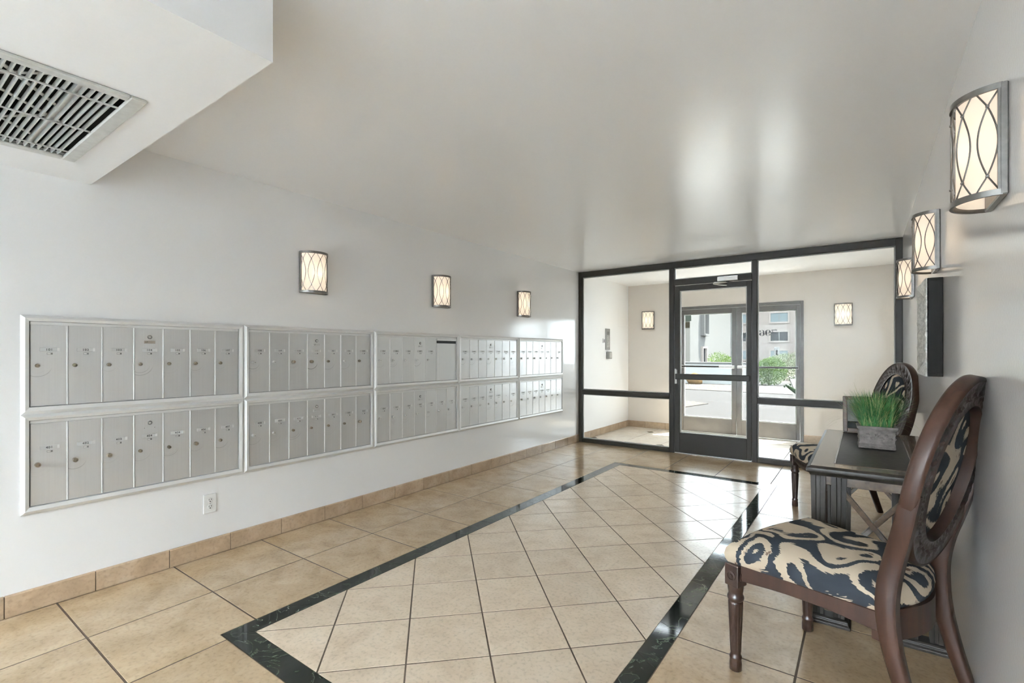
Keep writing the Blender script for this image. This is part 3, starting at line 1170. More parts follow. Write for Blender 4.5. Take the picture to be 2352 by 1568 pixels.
PLATE_S = MB().box(-0.026, 0.026, -0.002, 0, -0.008, 0.008).mesh('maker_plate', 'label_card', 0.0005)
PLATE_TXT = number_mesh('LP', 0.007)
gm = MB()
gm.box(0.0005, DW - 0.006, 0, 0.006, 0, DH)
DOOR_ME = gm.mesh('mailbox_door', 'aluminium_door', 0.0007)
RIB_ME = MB().box(-0.0028, 0.0028, -0.005, 0.004, 0, DH).mesh('door_rib', 'aluminium_trim', 0.0012)

UNITS = [
    # column, row, numbers
    (0, 1, ['101', '102', '103', '104', '105', '106', '107']),
    (1, 1, ['108', '109', '110', '111', '201', '202', '203']),
    (2, 1, ['204', '205', '206', '207', '208']),
    (3, 1, ['209', '210', '211', '301', '302', '303', '304']),
    (4, 1, ['305', '306', '307', '308', '309', '', '311']),
    (0, 0, ['401', '402', '403', '404', '404', '406', '407']),
    (1, 0, ['408', '409', '410', '411', '501', '502', '503']),
    (2, 0, ['504', '505', '506', '507', '508', '509', '510']),
    (3, 0, ['511', '601', '602', '603', '604', '', '605']),
    (4, 0, ['606', '607', '608', '609', '610', '', '']),
]
UP_LAB = [
    'aluminium mailbox bank numbered 101 to 107, upper row, nearest the ceiling grille',
    'aluminium mailbox bank numbered 108 to 203, upper row, second from the ceiling grille',
    'aluminium mailbox bank with five doors and a black-slotted outgoing mail panel, upper row',
    'aluminium mailbox bank of the upper row, right of the one with the black mail slot',
    'aluminium mailbox bank at the glass partition end of the upper row',
]
LO_LAB = [
    'aluminium mailbox bank numbered 401 to 407, lower row, above the wall outlet',
    'aluminium mailbox bank numbered 408 to 503, lower row, second from the ceiling grille',
    'aluminium mailbox bank of the lower row, right below the black outgoing mail slot',
    'aluminium mailbox bank of the lower row, fourth from the ceiling grille',
    'aluminium mailbox bank at the glass partition end of the lower row',
]
rl = random.Random(11)
for col, row, nums in UNITS:
    u = root('mailbox_bank', (XL, MB_Y + col * 1.0243, MB_Z + row * UH), R(90), (UP_LAB if row else LO_LAB)[col], 'mailbox', 'mailbox banks on the left wall')
    # x along the wall, -y out of the wall, z up
    put('back_box', boxm('back_box', 'slot_shadow', 0.004, UW - 0.004, -0.005, 0.0, 0.004, UH - 0.004), u)
    o = [(0, 0), (UW, 0), (UW, UH), (0, UH)]
    n_ = [(SIDE, BOT), (UW - SIDE, BOT), (UW - SIDE, UH - TOPT), (SIDE, UH - TOPT)]

    def corner(k, t):
        return (o[k][0] + (n_[k][0] - o[k][0]) * t, o[k][1] + (n_[k][1] - o[k][1]) * t)
    for k in range(4):
        trim_side(lambda t, k=k: (corner(k, t), corner((k + 1) % 4, t)), 'trim_moulding', u)
    put('filler_strip', boxm('filler_strip', 'aluminium_trim', SIDE + 0.002, UW - SIDE - 0.002, -0.010, 0, BOT + DH + 0.001, UH - TOPT, 0.001), u)
    for k in range(7):
        if k >= len(nums):
            continue
        x = SIDE + k * DW
        if k > 0:
            put('door_rib', RIB_ME, u, (x - 0.0012, -0.010, BOT + 0.001))
        d = put('mailbox_door', DOOR_ME, u, (x + 0.0025, -0.012 - rl.uniform(0, 0.0015), BOT + 0.001))
        big = rl.random() < 0.22
        old = col < 1 or (col == 1 and rl.random() < 0.6)
        l = put('lock', (LOCK_BIG if old else LOCK_BIGS) if big else (LOCK_B if old else LOCK_S), d, (0.024, 0, 0.196))
        put('keyway', KEYHOLE_BIG if big else KEYHOLE, d, (0.024, 0, 0.196))
        if nums[k]:
            put('label_holder', HOLDER, d, (DW * 0.5, 0, 0.274))
            put('holder_tab', HOLD_CAP, d, (DW * 0.5, 0, 0.274))
            put('number', number_mesh(nums[k], 0.0105), d, (DW * 0.5 - 0.002, -0.0027, 0.274))
            put('finger_slot', SLOT, d, (DW * 0.5, 0, 0.254))
            put('slot_tab', SLOT_IN, d, (DW * 0.5, 0, 0.254))
        else:
            put('finger_hole', lock_mesh('black', 0.003, 0.001), d, (DW * 0.5, 0, 0.262))
        if k == 3:
            put('master_lock', MASTER, d, (DW * 0.5, 0, 0.346))
            put('master_cylinder', MASTER_IN, d, (DW * 0.5, 0, 0.346))
            if not (col == 0 and row == 0):
                put('maker_plate', PLATE if col == 0 else PLATE_S, d, (DW * 0.5, 0, 0.318))
                put('plate_lettering', PLATE_TXT, d, (DW * 0.5 - 0.014, -0.0026, 0.318))
            else:
                for sx in (-0.024, 0.024):
                    put('rivet_hole', lock_mesh('black', 0.0018, 0.0006), d, (DW * 0.5 + sx, 0, 0.318))
    if len(nums) < 7:
        x = SIDE + 5 * DW
        put('door_rib', RIB_ME, u, (x - 0.0012, -0.010, BOT + 0.001))
        op = put('outgoing_panel', boxm('outgoing_panel', 'aluminium_door', 0.003, 2 * DW - 0.006, 0, 0.006, 0, DH - 0.045, 0.0007), u, (x + 0.004, -0.011, BOT + 0.001))
        put('mail_slot', boxm('mail_slot', 'black', 0.006, 2 * DW - 0.012, -0.001, 0.006, DH - 0.044, DH - 0.020), op)
        put('slot_hood', boxm('slot_hood', 'aluminium_trim', 0.003, 2 * DW - 0.006, -0.006, 0.006, DH - 0.020, DH - 0.001, 0.001), op)
        for (px, pz) in ((0.03, 0.155), (0.085, 0.155), (0.03, 0.26), (0.085, 0.26)):
            put('rivet', lock_mesh('lock_steel', 0.003, 0.0015), op, (px, 0, pz))

# ------------------------------------------------------------------ wall sconces
SW, SH, SD = 0.105, 0.295, 0.105      # half width, height, projection


def make_sconce():
    s = root('wall_sconce', (0, 0, 0))
    hh = SH / 2
    put('back_plate', boxm('back_plate', 'nickel', -SW, SW, -0.018, 0, -hh, hh, 0.003), s)

    def arc(rx, ry, n=24):
        return [(rx * math.cos(PI * i / n), -0.012 - ry * math.sin(PI * i / n)) for i in range(n + 1)]
    for zz, nm in ((hh - 0.016, 'top_band'), (-hh, 'bottom_band')):
        o, i_ = arc(SW, SD - 0.012), arc(SW - 0.007, SD - 0.019)
        rings = [[(a[0], a[1], zz), (b[0], b[1], zz), (b[0], b[1], zz + 0.016), (a[0], a[1], zz + 0.016)] for a, b in zip(o, i_)]
        put(nm, MB().loft(rings).mesh(nm, 'nickel', smooth=40), s)
    put('side_post', boxm('side_post', 'nickel', -SW, -SW + 0.010, -0.021, -0.016, -hh + 0.015, hh - 0.015), s)
    put('side_post', boxm('side_post', 'nickel', SW - 0.010, SW, -0.021, -0.016, -hh + 0.015, hh - 0.015), s)
    a = arc(SW - 0.012, SD - 0.026)
    b = arc(SW - 0.015, SD - 0.029)
    rings = [[(p[0], p[1], -hh + 0.010), (p[0], p[1], hh - 0.012), (q[0], q[1], hh - 0.012), (q[0], q[1], -hh + 0.010)] for p, q in zip(a, b)]
    put('shade', MB().loft(rings).mesh('shade', 'frosted_shade', smooth=50), s)
    # lattice of wires: vesica shapes that cross at knots
    ncol = 5
    sp = PI / ncol
    zn = SH * 0.315
    ze = hh - 0.010
    rx, ry = SW - 0.004, SD - 0.016
    for k in range(ncol):
        c = sp * (k + 0.5)
        for sg in (-1, 1):
            pts = []
            for i in range(25):
                z = -ze + 2 * ze * i / 24
                if abs(z) <= zn:
                    off = 0.36 * sp * math.cos(PI * z / (2 * zn))
                else:
                    off = -0.44 * sp * (abs(z) - zn) / (ze - zn)
                t = c + sg * off
                pts.append((rx * math.cos(t), -0.012 - ry * math.sin(t), z))
            put('lattice_wire', MB().tube(pts, 0.0021, 5).mesh('lattice_wire', 'nickel', smooth=60), s)
        for z in (-zn, zn):
            m = MB().lathe([(0.0005, -0.004), (0.0042, -0.002), (0.0042, 0.002), (0.0005, 0.004)], 10)
            put('knot', m.mesh('knot', 'nickel', smooth=60), s, (rx * math.cos(c), -0.012 - (ry + 0.001) * math.sin(c), z))
    put('bulb', MB().lathe([(0.002, -0.045), (0.016, -0.03), (0.020, -0.01), (0.014, 0.015), (0.011, 0.04)], 12).mesh('bulb', 'lamp_bulb', smooth=60), s, (0, -0.045, 0.0))
    return s


mat('lamp_bulb', (0.9, 0.9, 0.88), 0.5, emit=((1.0, 0.86, 0.68), 3.0))
sconce = make_sconce()
SCONCES = [
    ((XL, 2.015, 1.815), R(90), 'lit metal lattice sconce above the banks 108 to 203, left wall'),
    ((XL, 3.325, 1.815), R(90), 'lit metal lattice sconce, middle one of three over the mailboxes'),
    ((XL, 4.690, 1.808), R(90), 'lit metal lattice sconce over the mailboxes, nearest the glass partition'),
    ((XR, 1.885, 1.800), R(-90), 'large lit lattice sconce high on the right wall, nearest the viewer'),
    ((XR, 3.295, 1.805), R(-90), 'lit lattice sconce on the right wall above the black-sided picture'),
    ((XR, 4.790, 1.805), R(-90), 'lit lattice sconce on the right wall beside the glass partition frame'),
    ((-2.90, YV, 1.780), 0, 'small lit lattice sconce in the vestibule, left of the street doors'),
    ((-0.226, YV, 1.755), 0, 'small lit lattice sconce in the vestibule, right of the street doors'),
]
for i, (loc, rz, lab) in enumerate(SCONCES):
    s = sconce if i == 0 else copy_tree(sconce)
    s.location = loc
    s.rotation_euler = (0, 0, rz)
    s['label'] = lab
    s['category'] = 'sconce'
    s['group'] = 'metal lattice wall sconces'
    ld = bpy.data.lights.new('bulb_light', 'POINT')
    ld.energy = SCONCE_W
    ld.color = (1.0, 0.87, 0.72)
    ld.shadow_soft_size = 0.022
    lo = bpy.data.objects.new('bulb_light', ld)
    lo.location = (0, -0.045, 0.0)
    lo.parent = s
    COL.objects.link(lo)

# ------------------------------------------------------------------ wall outlet, door phone
u = root('power_outlet', (XL, 1.330, 0.318), R(90), 'white duplex power outlet below the mailboxes', 'outlet')
put('cover_plate', boxm('cover_plate', 'white_plastic', -0.036, 0.036, -0.007, 0, -0.058, 0.058, 0.003, 2), u)
for zc in (0.02, -0.02):
    s = put('socket', MB().lathe([(0.0165, 0.0), (0.0165, 0.0085), (0.015, 0.009)], 20).mesh('socket', 'white_plastic', smooth=40), u, (0, 0, zc))
    s.rotation_euler = (R(90), 0, 0)
    for sx in (-0.0065, 0.0065):
        put('blade_slot', boxm('blade_slot', 'black', sx - 0.0013, sx + 0.0013, -0.0094, -0.0085, zc + 0.001, zc + 0.009), u)
    put('ground_slot', boxm('ground_slot', 'black', -0.003, 0.003, -0.0094, -0.0085, zc - 0.010, zc - 0.004), u)
put('screw', boxm('screw', 'slot_shadow', -0.002, 0.002, -0.0078, -0.006, -0.002, 0.002), u)

u = root('intercom_panel', (XL, 7.03, 1.455), R(90), 'tall grey metal intercom panel on the vestibule left wall', 'intercom')
put('face_plate', boxm('face_plate', 'intercom_steel', -0.075, 0.075, -0.014, 0, -0.165, 0.165, 0.003), u)
put('speaker_grille', boxm('speaker_grille', 'slot_shadow', -0.04, 0.04, -0.0155, -0.013, 0.07, 0.12), u)
for k in range(8):
    for sx in (-0.03, 0.02):
        put('call_button', boxm('call_button', 'lock_steel', sx - 0.012, sx + 0.022, -0.018, -0.013, 0.045 - k * 0.024, 0.057 - k * 0.024, 0.002), u)
u = root('key_box', (XL, 7.05, 1.205), R(90), 'small grey key box on the wall under the intercom panel', 'key box')
put('case', boxm('case', 'intercom_steel', -0.062, 0.062, -0.045, 0, -0.055, 0.055, 0.008, 2), u)
put('front_lid', boxm('front_lid', 'steel', -0.045, 0.05, -0.052, -0.044, -0.045, 0.045, 0.004), u)
u = root('light_switch', (XL, 6.878, 1.430), R(90), 'small white wall switch left of the intercom panel', 'switch')
put('switch_plate', boxm('switch_plate', 'white_plastic', -0.02, 0.02, -0.012, 0, -0.035, 0.035, 0.003), u)
put('toggle', boxm('toggle', 'slot_shadow', 0.004, 0.014, -0.02, -0.012, -0.028, 0.022, 0.002), u)

# ------------------------------------------------------------------ return-air grille in the soffit
u = root('air_grille', ((VX0 + VX1) / 2, (VY0 + VY1) / 2, ZS), 0, 'grey metal return-air grille in the ceiling soffit', 'vent')
hx, hy = (VX1 - VX0) / 2, (VY1 - VY0) / 2
B = 0.048
for (a, b, c, d_) in ((-hx, hx, hy - B, hy), (-hx, hx, -hy, -hy + B), (-hx, -hx + B * 0.8, -hy + B, hy - B), (hx - B * 0.8, hx, -hy + B, hy - B)):
    put('frame_rail', boxm('frame_rail', 'vent_metal', a, b, c, d_, -0.012, 0.001, 0.004), u)
pb = MB().box(-hx + 0.031, hx - 0.031, -hy + 0.031, hy - 0.031, 0.20, 0.21)
for (a, b, c, d_) in ((-hx + 0.031, hx - 0.031, hy - 0.034, hy - 0.031), (-hx + 0.031, hx - 0.031, -hy + 0.031, -hy + 0.034), (-hx + 0.031, -hx + 0.034, -hy + 0.034, hy - 0.034), (hx - 0.034, hx - 0.031, -hy + 0.034, hy - 0.034)):
    pb.box(a, b, c, d_, 0.012, 0.20)
put('dark_plenum', pb.mesh('dark_plenum', 'vent_dark'), u)  # added near-black lining; the shaft's shade is put into its colour
n_sl = 26
for k in range(n_sl):
    y = hy - B - 0.020 - k * (2 * hy - 2 * B - 0.03) / (n_sl - 1)
    me = MB().loft([[(x, y - 0.0035, 0.008), (x, y - 0.0010, 0.008), (x, y + 0.0035, -0.004), (x, y - 0.0010, -0.004)] for x in (-hx + 0.038, hx - 0.038)]).mesh('louvre_slat', 'vent_metal')
    put('louvre_slat', me, u)
for x in (-0.33, -0.01, 0.31):
    put('cross_wire', boxm('cross_wire', 'vent_metal', x - 0.0035, x + 0.0035, -hy + B, hy - B, -0.008, -0.003), u)
rr = random.Random(5)
for x0, y0, x1, y1 in ((-0.38, 0.05, 0.0, -0.26), (-0.30, 0.17, 0.12, -0.24), (-0.05, 0.20, 0.30, -0.22), (0.10, 0.16, 0.40, -0.08), (-0.40, -0.10, 0.0, 0.16), (0.05, -0.16, 0.40, 0.12)):
    put('brace_strut', MB().sweep([(x0, y0, 0.014), (x1, y1, 0.014)], 0.004, 0.014, (0, 0, 1)).mesh('brace_strut', 'vent_metal'), u).rotation_euler = (0, 0, 0)
put('filter_bar', boxm('filter_bar', 'vent_metal', -hx + 0.04, hx - 0.04, hy - B - 0.125, hy - B - 0.098, 0.012, 0.018), u)

# ------------------------------------------------------------------ framed relief on the right wall
u = root('wall_picture', (XR, 3.278, 1.125), R(-90), 'deep black-sided picture with silver carved frame on the right wall', 'picture')
pw, ph, pd = 0.205, 0.475, 0.060
for (a, b, c, d_) in ((-pw, pw, 0, 0.014), (-pw, pw, ph - 0.014, ph), (-pw, -pw + 0.014, 0.014, ph - 0.014), (pw - 0.014, pw, 0.014, ph - 0.014)):
    put('box_side', boxm('box_side', 'picture_black', a, b, -pd, -0.001, c, d_, 0.001), u)
mo = [(-pw, 0), (pw, 0), (pw, ph), (-pw, ph)]
mi = [(-pw + 0.085, 0.085), (pw - 0.085, 0.085), (pw - 0.085, ph - 0.085), (-pw + 0.085, ph - 0.085)]
for k in range(4):
    def cp(kk, t):
        return (mo[kk][0] + (mi[kk][0] - mo[kk][0]) * t, mo[kk][1] + (mi[kk][1] - mo[kk][1]) * t)
    j = (k + 1) % 4
    Ln = math.dist(mo[k], mo[j])
    prof = [(0.0, pd - 0.004), (0.0, pd + 0.004), (0.12, pd + 0.010), (0.25, pd + 0.005), (0.45, pd - 0.004), (0.7, pd - 0.014), (0.88, pd - 0.022), (1.0, pd - 0.030), (1.0, pd - 0.045)]
    rings = []
    N_ = 28
    for i in range(N_ + 1):
        t = i / N_
        ring = []
        for q, (ins, pr) in enumerate(prof):
            a, b = cp(k, ins), cp(j, ins)
            wob = 0.0022 * math.sin(t * 28 * PI / 2 + q) if 0 < q < 7 and 0 < i < N_ else 0
            ring.append((a[0] + (b[0] - a[0]) * t, -(pr + wob), a[1] + (b[1] - a[1]) * t))
        rings.append(ring)
    put('carved_moulding', MB().loft(rings).mesh('carved_moulding', 'silver_leaf', smooth=70), u)
put('inset_panel', boxm('inset_panel', 'print_grey', -pw + 0.07, pw - 0.07, -0.022, -0.012, 0.07, ph - 0.07), u)

# ------------------------------------------------------------------ chairs
FY, RY = 0.24, -0.235          # front and rear leg rows
FW, RW = 0.262, 0.205


def seat_outline(k=1.0, n=44, grow=0.0):
    """closed outline of the seat, counter-clockwise"""
    pts = []
    # front edge: serpentine bow
    for i in range(13):
        t = i / 12
        x = (FW + 0.022) - t * 2 * (FW + 0.022)
        y = FY + 0.025 + 0.030 * math.sin(PI * t) ** 1.5
        pts.append((x, y))
    for i in range(1, 8):
        t = i / 8
        pts.append((-(FW + 0.022) + t * (FW - RW + 0.012), FY + 0.025 + t * (RY - FY - 0.01)))
    for i in range(13):
        t = i / 12
        x = -(RW + 0.010) + t * 2 * (RW + 0.010)
        y = RY + 0.015 - 0.050 * math.sin(PI * t)
        pts.append((x, y))
    for i in range(1, 8):
        t = i / 8
        pts.append(((RW + 0.010) + t * (FW - RW + 0.012), RY + 0.015 + t * (FY - RY + 0.01)))
    c = (0, 0.0)
    return [(p[0] * k, p[1] * k) for p in pts]


def make_chair():
    c = root('side_chair', (0, 0, 0))
    z0, z1 = 0.345, 0.422
    # seat cushion: domed, with a full rolled edge
    rings = []
    for k, z in ((0.90, z1 - 0.004), (0.985, z1 - 0.003), (1.012, z1 + 0.012), (1.022, z1 + 0.030), (1.005, z1 + 0.052), (0.96, z1 + 0.070), (0.86, z1 + 0.088), (0.68, z1 + 0.103), (0.45, z1 + 0.112), (0.2, z1 + 0.116), (0.03, z1 + 0.1165)):
        rings.append([(x, y, z) for x, y in seat_outline(k)])
    put('seat_cushion', MB().loft(rings).mesh('seat_cushion', 'ikat_cloth', smooth=60), c)
    # rails
    for s in (-1, 1):
        o = [(s * (FW + 0.012), FY - 0.02), (s * (RW + 0.010), RY + 0.01)]
        i_ = [(s * (FW - 0.012), FY - 0.02), (s * (RW - 0.014), RY + 0.01)]
        rr_ = []
        for t in range(9):
            f = t / 8
            ax, ay = o[0][0] + (o[1][0] - o[0][0]) * f, o[0][1] + (o[1][1] - o[0][1]) * f
            bx, by = i_[0][0] + (i_[1][0] - i_[0][0]) * f, i_[0][1] + (i_[1][1] - i_[0][1]) * f
            zb = z0 + 0.012 + 0.014 * math.sin(PI * f)
            rr_.append([(ax, ay, zb), (bx, by, zb), (bx, by, z1), (ax, ay, z1)])
        put('side_rail', MB().loft(rr_).mesh('side_rail', 'mahogany', 0.003), c)
    rr_, bead = [], []
    for t in range(25):
        f = t / 24
        x = -FW + 0.02 + f * (2 * FW - 0.04)
        y = FY + 0.012 + 0.026 * math.sin(PI * f) ** 1.5
        zb = z0 + 0.020 - 0.012 * math.sin(PI * f)
        rr_.append([(x, y, zb), (x, y - 0.024, zb), (x, y - 0.024, z1), (x, y, z1)])
    fr_ = put('front_rail', MB().loft(rr_).mesh('front_rail', 'carved_wood', 0.002), c)
    for t in range(18):             # carved flutes along the front rail
        f = (t + 0.5) / 18
        x = -FW + 0.035 + f * (2 * FW - 0.07)
        y = FY + 0.013 + 0.026 * math.sin(PI * f) ** 1.5
        put('carved_leaf', LEAF_ME, fr_, (x, y, z0 + 0.043))
    rr_ = []
    for t in range(17):
        f = t / 16
        x = -RW + f * 2 * RW
        y = RY + 0.010 - 0.055 * math.sin(PI * f)
        rr_.append([(x, y, z0 - 0.02), (x, y + 0.026, z0 - 0.02), (x, y + 0.026, z1), (x, y, z1)])
    put('rear_rail', MB().loft(rr_).mesh('rear_rail', 'mahogany', smooth=40), c)
    # front legs: square block, ring, fluted taper, cuffed foot
    for s in (-1, 1):
        lg = put('front_leg', FRONT_LEG, c, (s * FW, FY, 0))
        bl = put('corner_block', BLOCK_ME, lg, (0, 0, z0 - 0.012))
        for ang in (0, 90, -90, 180):
            ro = put('rosette', ROSETTE_ME, lg, (0, 0, z0 + 0.029))
            ro.rotation_euler = (0, 0, R(ang))
    # rear legs rising into the back
    for s in (-1, 1):
        pts = [(s * (RW + 0.0), RY - 0.115, 0.0), (s * RW, RY - 0.082, 0.10), (s * RW, RY - 0.045, 0.22), (s * RW, RY - 0.016, 0.34), (s * RW, RY - 0.006, 0.44), (s * (RW - 0.004), RY - 0.010, 0.52), (s * (RW - 0.002), RY - 0.026, 0.60), (s * (RW + 0.012), RY - 0.046, 0.67), (s * (RW + 0.026), RY - 0.066, 0.75), (s * (RW + 0.033), RY - 0.082, 0.82)]
        w = [0.030, 0.034, 0.038, 0.043, 0.046, 0.046, 0.044, 0.040, 0.034, 0.022]
        d_ = [0.034, 0.038, 0.044, 0.052, 0.056, 0.056, 0.054, 0.052, 0.050, 0.046]
        # smooth the path
        P, Wd, Dd = [], [], []
        for i in range(len(pts) - 1):
            for k in range(4):
                t = k / 4
                a, b = Vector(pts[i]), Vector(pts[i + 1])
                p0 = Vector(pts[max(i - 1, 0)])
                p3 = Vector(pts[min(i + 2, len(pts) - 1)])
                q = 0.5 * ((2 * a) + (b - p0) * t + (2 * p0 - 5 * a + 4 * b - p3) * t * t + (3 * a - p0 - 3 * b + p3) * t ** 3)
                P.append(tuple(q))
                Wd.append(w[i] + (w[i + 1] - w[i]) * t)
                Dd.append(d_[i] + (d_[i + 1] - d_[i]) * t)
        P.append(pts[-1])
        Wd.append(w[-1])
        Dd.append(d_[-1])
        put('rear_leg', MB().sweep(P, Wd, Dd).mesh('rear_leg', 'mahogany', smooth=50), c)
    # oval back, leaning
    tilt = R(12.5)
    bk = put('back_frame', RING_ME, c, (0, RY - 0.088, 0.855))
    bk.rotation_euler = (tilt, 0, 0)
    for nm, me in (('outer_rim', RIM_ME), ('inner_lip', LIP_ME), ('front_upholstery', PAD_F), ('rear_upholstery', PAD_R)):
        put(nm, me, bk)
    return c


OW, OH, OT = 0.252, 0.315, 0.046      # half width, half height, thickness of the oval
RWID = 0.078                          # carved band


def make_back_meshes():
    # carved band: two relief faces; rim: smooth hoop around it
    n, m = 160, 9
    mb = MB()
    for face in (1, -1):
        rows = []
        for j in range(m + 1):
            f = j / m
            row = []
            for i in range(n):
                t = 2 * PI * i / n
                k = 1 - (f * RWID + 0.008) / OW
                k2 = 1 - (f * RWID + 0.008) / OH
                x, z = OW * k * math.cos(t), OH * k2 * math.sin(t)
                edge = math.sin(PI * f)
                sc = math.sin(26 * t + 5.0 * math.sin(PI * f * 1.6)) * math.cos(PI * 1.6 * (f - 0.5)) + 0.5 * math.sin(52 * t - 7 * f)
                rel = 0.0045 * edge * sc + 0.003 * (1 - f)
                if f > 0.9 or f < 0.08:
                    rel = 0.005
                row.append((x, face * (OT / 2 - 0.006 + rel), z))
            rows.append(row)
        if face < 0:
            rows = [r_[::-1] for r_ in rows]
        mb.loft(rows, cap=False)
    ring = mb.mesh('back_frame', 'carved_wood', smooth=50)
    mb = MB()
    secs = []
    for i in range(97):
        t = 2 * PI * i / 96
        cx, cz = math.cos(t), math.sin(t)
        nx, nz = cx / OW, cz / OH
        l = math.hypot(nx, nz)
        nx, nz = nx / l, nz / l
        sec = []
        for (o, y) in ((-0.012, OT / 2 - 0.004), (-0.004, OT / 2 + 0.001), (0.003, OT / 2 - 0.003), (0.006, OT / 2 - 0.010), (0.006, -OT / 2 + 0.010), (0.003, -OT / 2 + 0.003), (-0.004, -OT / 2 - 0.001), (-0.012, -OT / 2 + 0.004)):
            sec.append((OW * cx + nx * o, y, OH * cz + nz * o))
        secs.append(sec)
    wall_ = []
    for y in (OT / 2 - 0.002, -OT / 2 + 0.002):
        wall_.append([((OW - RWID - 0.006) * math.cos(2 * PI * i / 96), y, (OH - RWID - 0.006) * math.sin(2 * PI * i / 96)) for i in range(96)])
    lip = MB().loft(wall_, cap=False).mesh('inner_lip', 'carved_wood', smooth=60)
    rim = mb.loft(secs, cap=False).mesh('outer_rim', 'mahogany', smooth=45)

    def pad(face, bulge, lip):
        iw, ih = OW - RWID - 0.006, OH - RWID - 0.006
        rows = []
        for k, h in ((1.02, lip), (0.97, lip + 0.2 * bulge), (0.85, lip + 0.55 * bulge), (0.65, lip + 0.8 * bulge), (0.35, lip + 0.96 * bulge), (0.03, lip + bulge)):
            rows.append([(iw * k * math.cos(2 * PI * i / 48), face * h, ih * k * math.sin(2 * PI * i / 48)) for i in range(48)])
        return MB().loft(rows).mesh('upholstery', 'ikat_cloth', smooth=60)
    return ring, rim, lip, pad(1, 0.022, OT / 2 - 0.012), pad(-1, 0.004, OT / 2 - 0.036)


LEAF_ME = MB().loft([[(0.010 * math.cos(2 * PI * i / 8) * k, 0.001 + 0.004 * (1 - k), 0.022 * math.sin(2 * PI * i / 8) * k) for i in range(8)] for k in (1.0, 0.6, 0.1)]).mesh('carved_leaf', 'carved_wood', smooth=50)
BLOCK_ME = MB().box(-0.029, 0.029, -0.029, 0.029, 0, 0.085).mesh('corner_block', 'carved_wood', 0.004, 2)
rs = []
for (rr2, y) in ((0.019, 0.0285), (0.019, 0.0315), (0.014, 0.0325), (0.013, 0.0305), (0.008, 0.0305), (0.007, 0.034), (0.001, 0.0345)):
    rs.append([(rr2 * math.cos(2 * PI * i / 20), y, rr2 * math.sin(2 * PI * i / 20)) for i in range(20)])
ROSETTE_ME = MB().loft(rs).mesh('rosette', 'carved_wood', smooth=40)


def flute(t, z):
    if 0.075 < z < 0.262:
        return 1 - 0.085 * (abs(math.sin(6 * t)) ** 2)
    if z < 0.05:
        return 1 - 0.03 * (abs(math.sin(8 * t)) ** 2)
    return 1


FRONT_LEG = MB().lathe([(0.018, 0), (0.0225, 0.004), (0.0225, 0.030), (0.0205, 0.045), (0.0225, 0.050), (0.0225, 0.056), (0.0185, 0.062), (0.0185, 0.072), (0.0195, 0.076), (0.0235, 0.17), (0.0270, 0.258), (0.0270, 0.268), (0.0235, 0.272), (0.0290, 0.278), (0.0310, 0.286), (0.0290, 0.294), (0.0255, 0.300), (0.0275, 0.312), (0.0290, 0.325), (0.0290, 0.336)], 72, mod=flute).mesh('front_leg', 'carved_wood', smooth=50)
RING_ME, RIM_ME, LIP_ME, PAD_F, PAD_R = make_back_meshes()
ch1 = make_chair()
ch2 = copy_tree(ch1)
for c, loc, rz, lab in ((ch1, (-0.085, 2.205, 0), R(67.3), 'dark wood oval-back chair with ikat seat, nearest the viewer by the right wall'), (ch2, (-0.124, 4.405, 0), R(115.8), 'dark wood oval-back chair with ikat seat beyond the console table, by the partition')):
    c.location = loc
    c.rotation_euler = (0, 0, rz)
    c['label'] = lab
    c['category'] = 'chair'
    c['group'] = 'pair of oval-back chairs'

# ------------------------------------------------------------------ console table
TX0, TX1, TY0, TY1, TZ = -0.218, 0.288, 2.60, 3.925, 0.725
t = root('console_table', ((TX0 + TX1) / 2, (TY0 + TY1) / 2, 0), 0, 'dark wood console table with framed top against the right wall', 'table')
hx, hy = (TX1 - TX0) / 2, (TY1 - TY0) / 2


def rrect(x, y, z):
    return [(-x, -y, z), (x, -y, z), (x, y, z), (-x, y, z)]


prof = [(-0.030, TZ - 0.046), (-0.016, TZ - 0.044), (-0.012, TZ - 0.034), (-0.002, TZ - 0.026), (0.0, TZ - 0.018), (-0.002, TZ - 0.010), (-0.014, TZ - 0.004), (-0.018, TZ - 0.0015)]
put('top_edge', MB().loft([rrect(hx + a, hy + a, z) for a, z in prof]).mesh('top_edge', 'table_black', smooth=35), t)
a = 0.018
FB = 0.105
qo = [(-hx + a, -hy + a), (hx - a, -hy + a), (hx - a, hy - a), (-hx + a, hy - a)]
qi = [(-hx + FB, -hy + FB), (hx - FB, -hy + FB), (hx - FB, hy - FB), (-hx + FB, hy - FB)]
for k in range(4):
    j = (k + 1) % 4
    put('top_border', MB().prism([qo[k], qo[j], qi[j], qi[k]], TZ - 0.010, TZ - 0.0005).mesh('top_border', 'table_wood', 0.0008), t)
nb = 5
for k in range(nb):               # boards of the centre field
    y0 = -hy + FB + 0.006 + k * (2 * hy - 2 * FB - 0.012) / nb
    y1 = y0 + (2 * hy - 2 * FB - 0.012) / nb - 0.0012
    put('top_board', boxm('top_board', 'table_wood', -hx + FB + 0.006, hx - FB - 0.006, y0, y1, TZ - 0.012, TZ - 0.003, 0.001), t)
for (x0, x1, y0, y1) in ((-hx + FB, -hx + FB + 0.006, -hy + FB, hy - FB), (hx - FB - 0.006, hx - FB, -hy + FB, hy - FB), (-hx + FB, hx - FB, -hy + FB, -hy + FB + 0.006), (-hx + FB, hx - FB, hy - FB - 0.006, hy - FB)):
    put('inlay_bead', boxm('inlay_bead', 'table_wood', x0, x1, y0, y1, TZ - 0.010, TZ + 0.001, 0.002, 2), t)
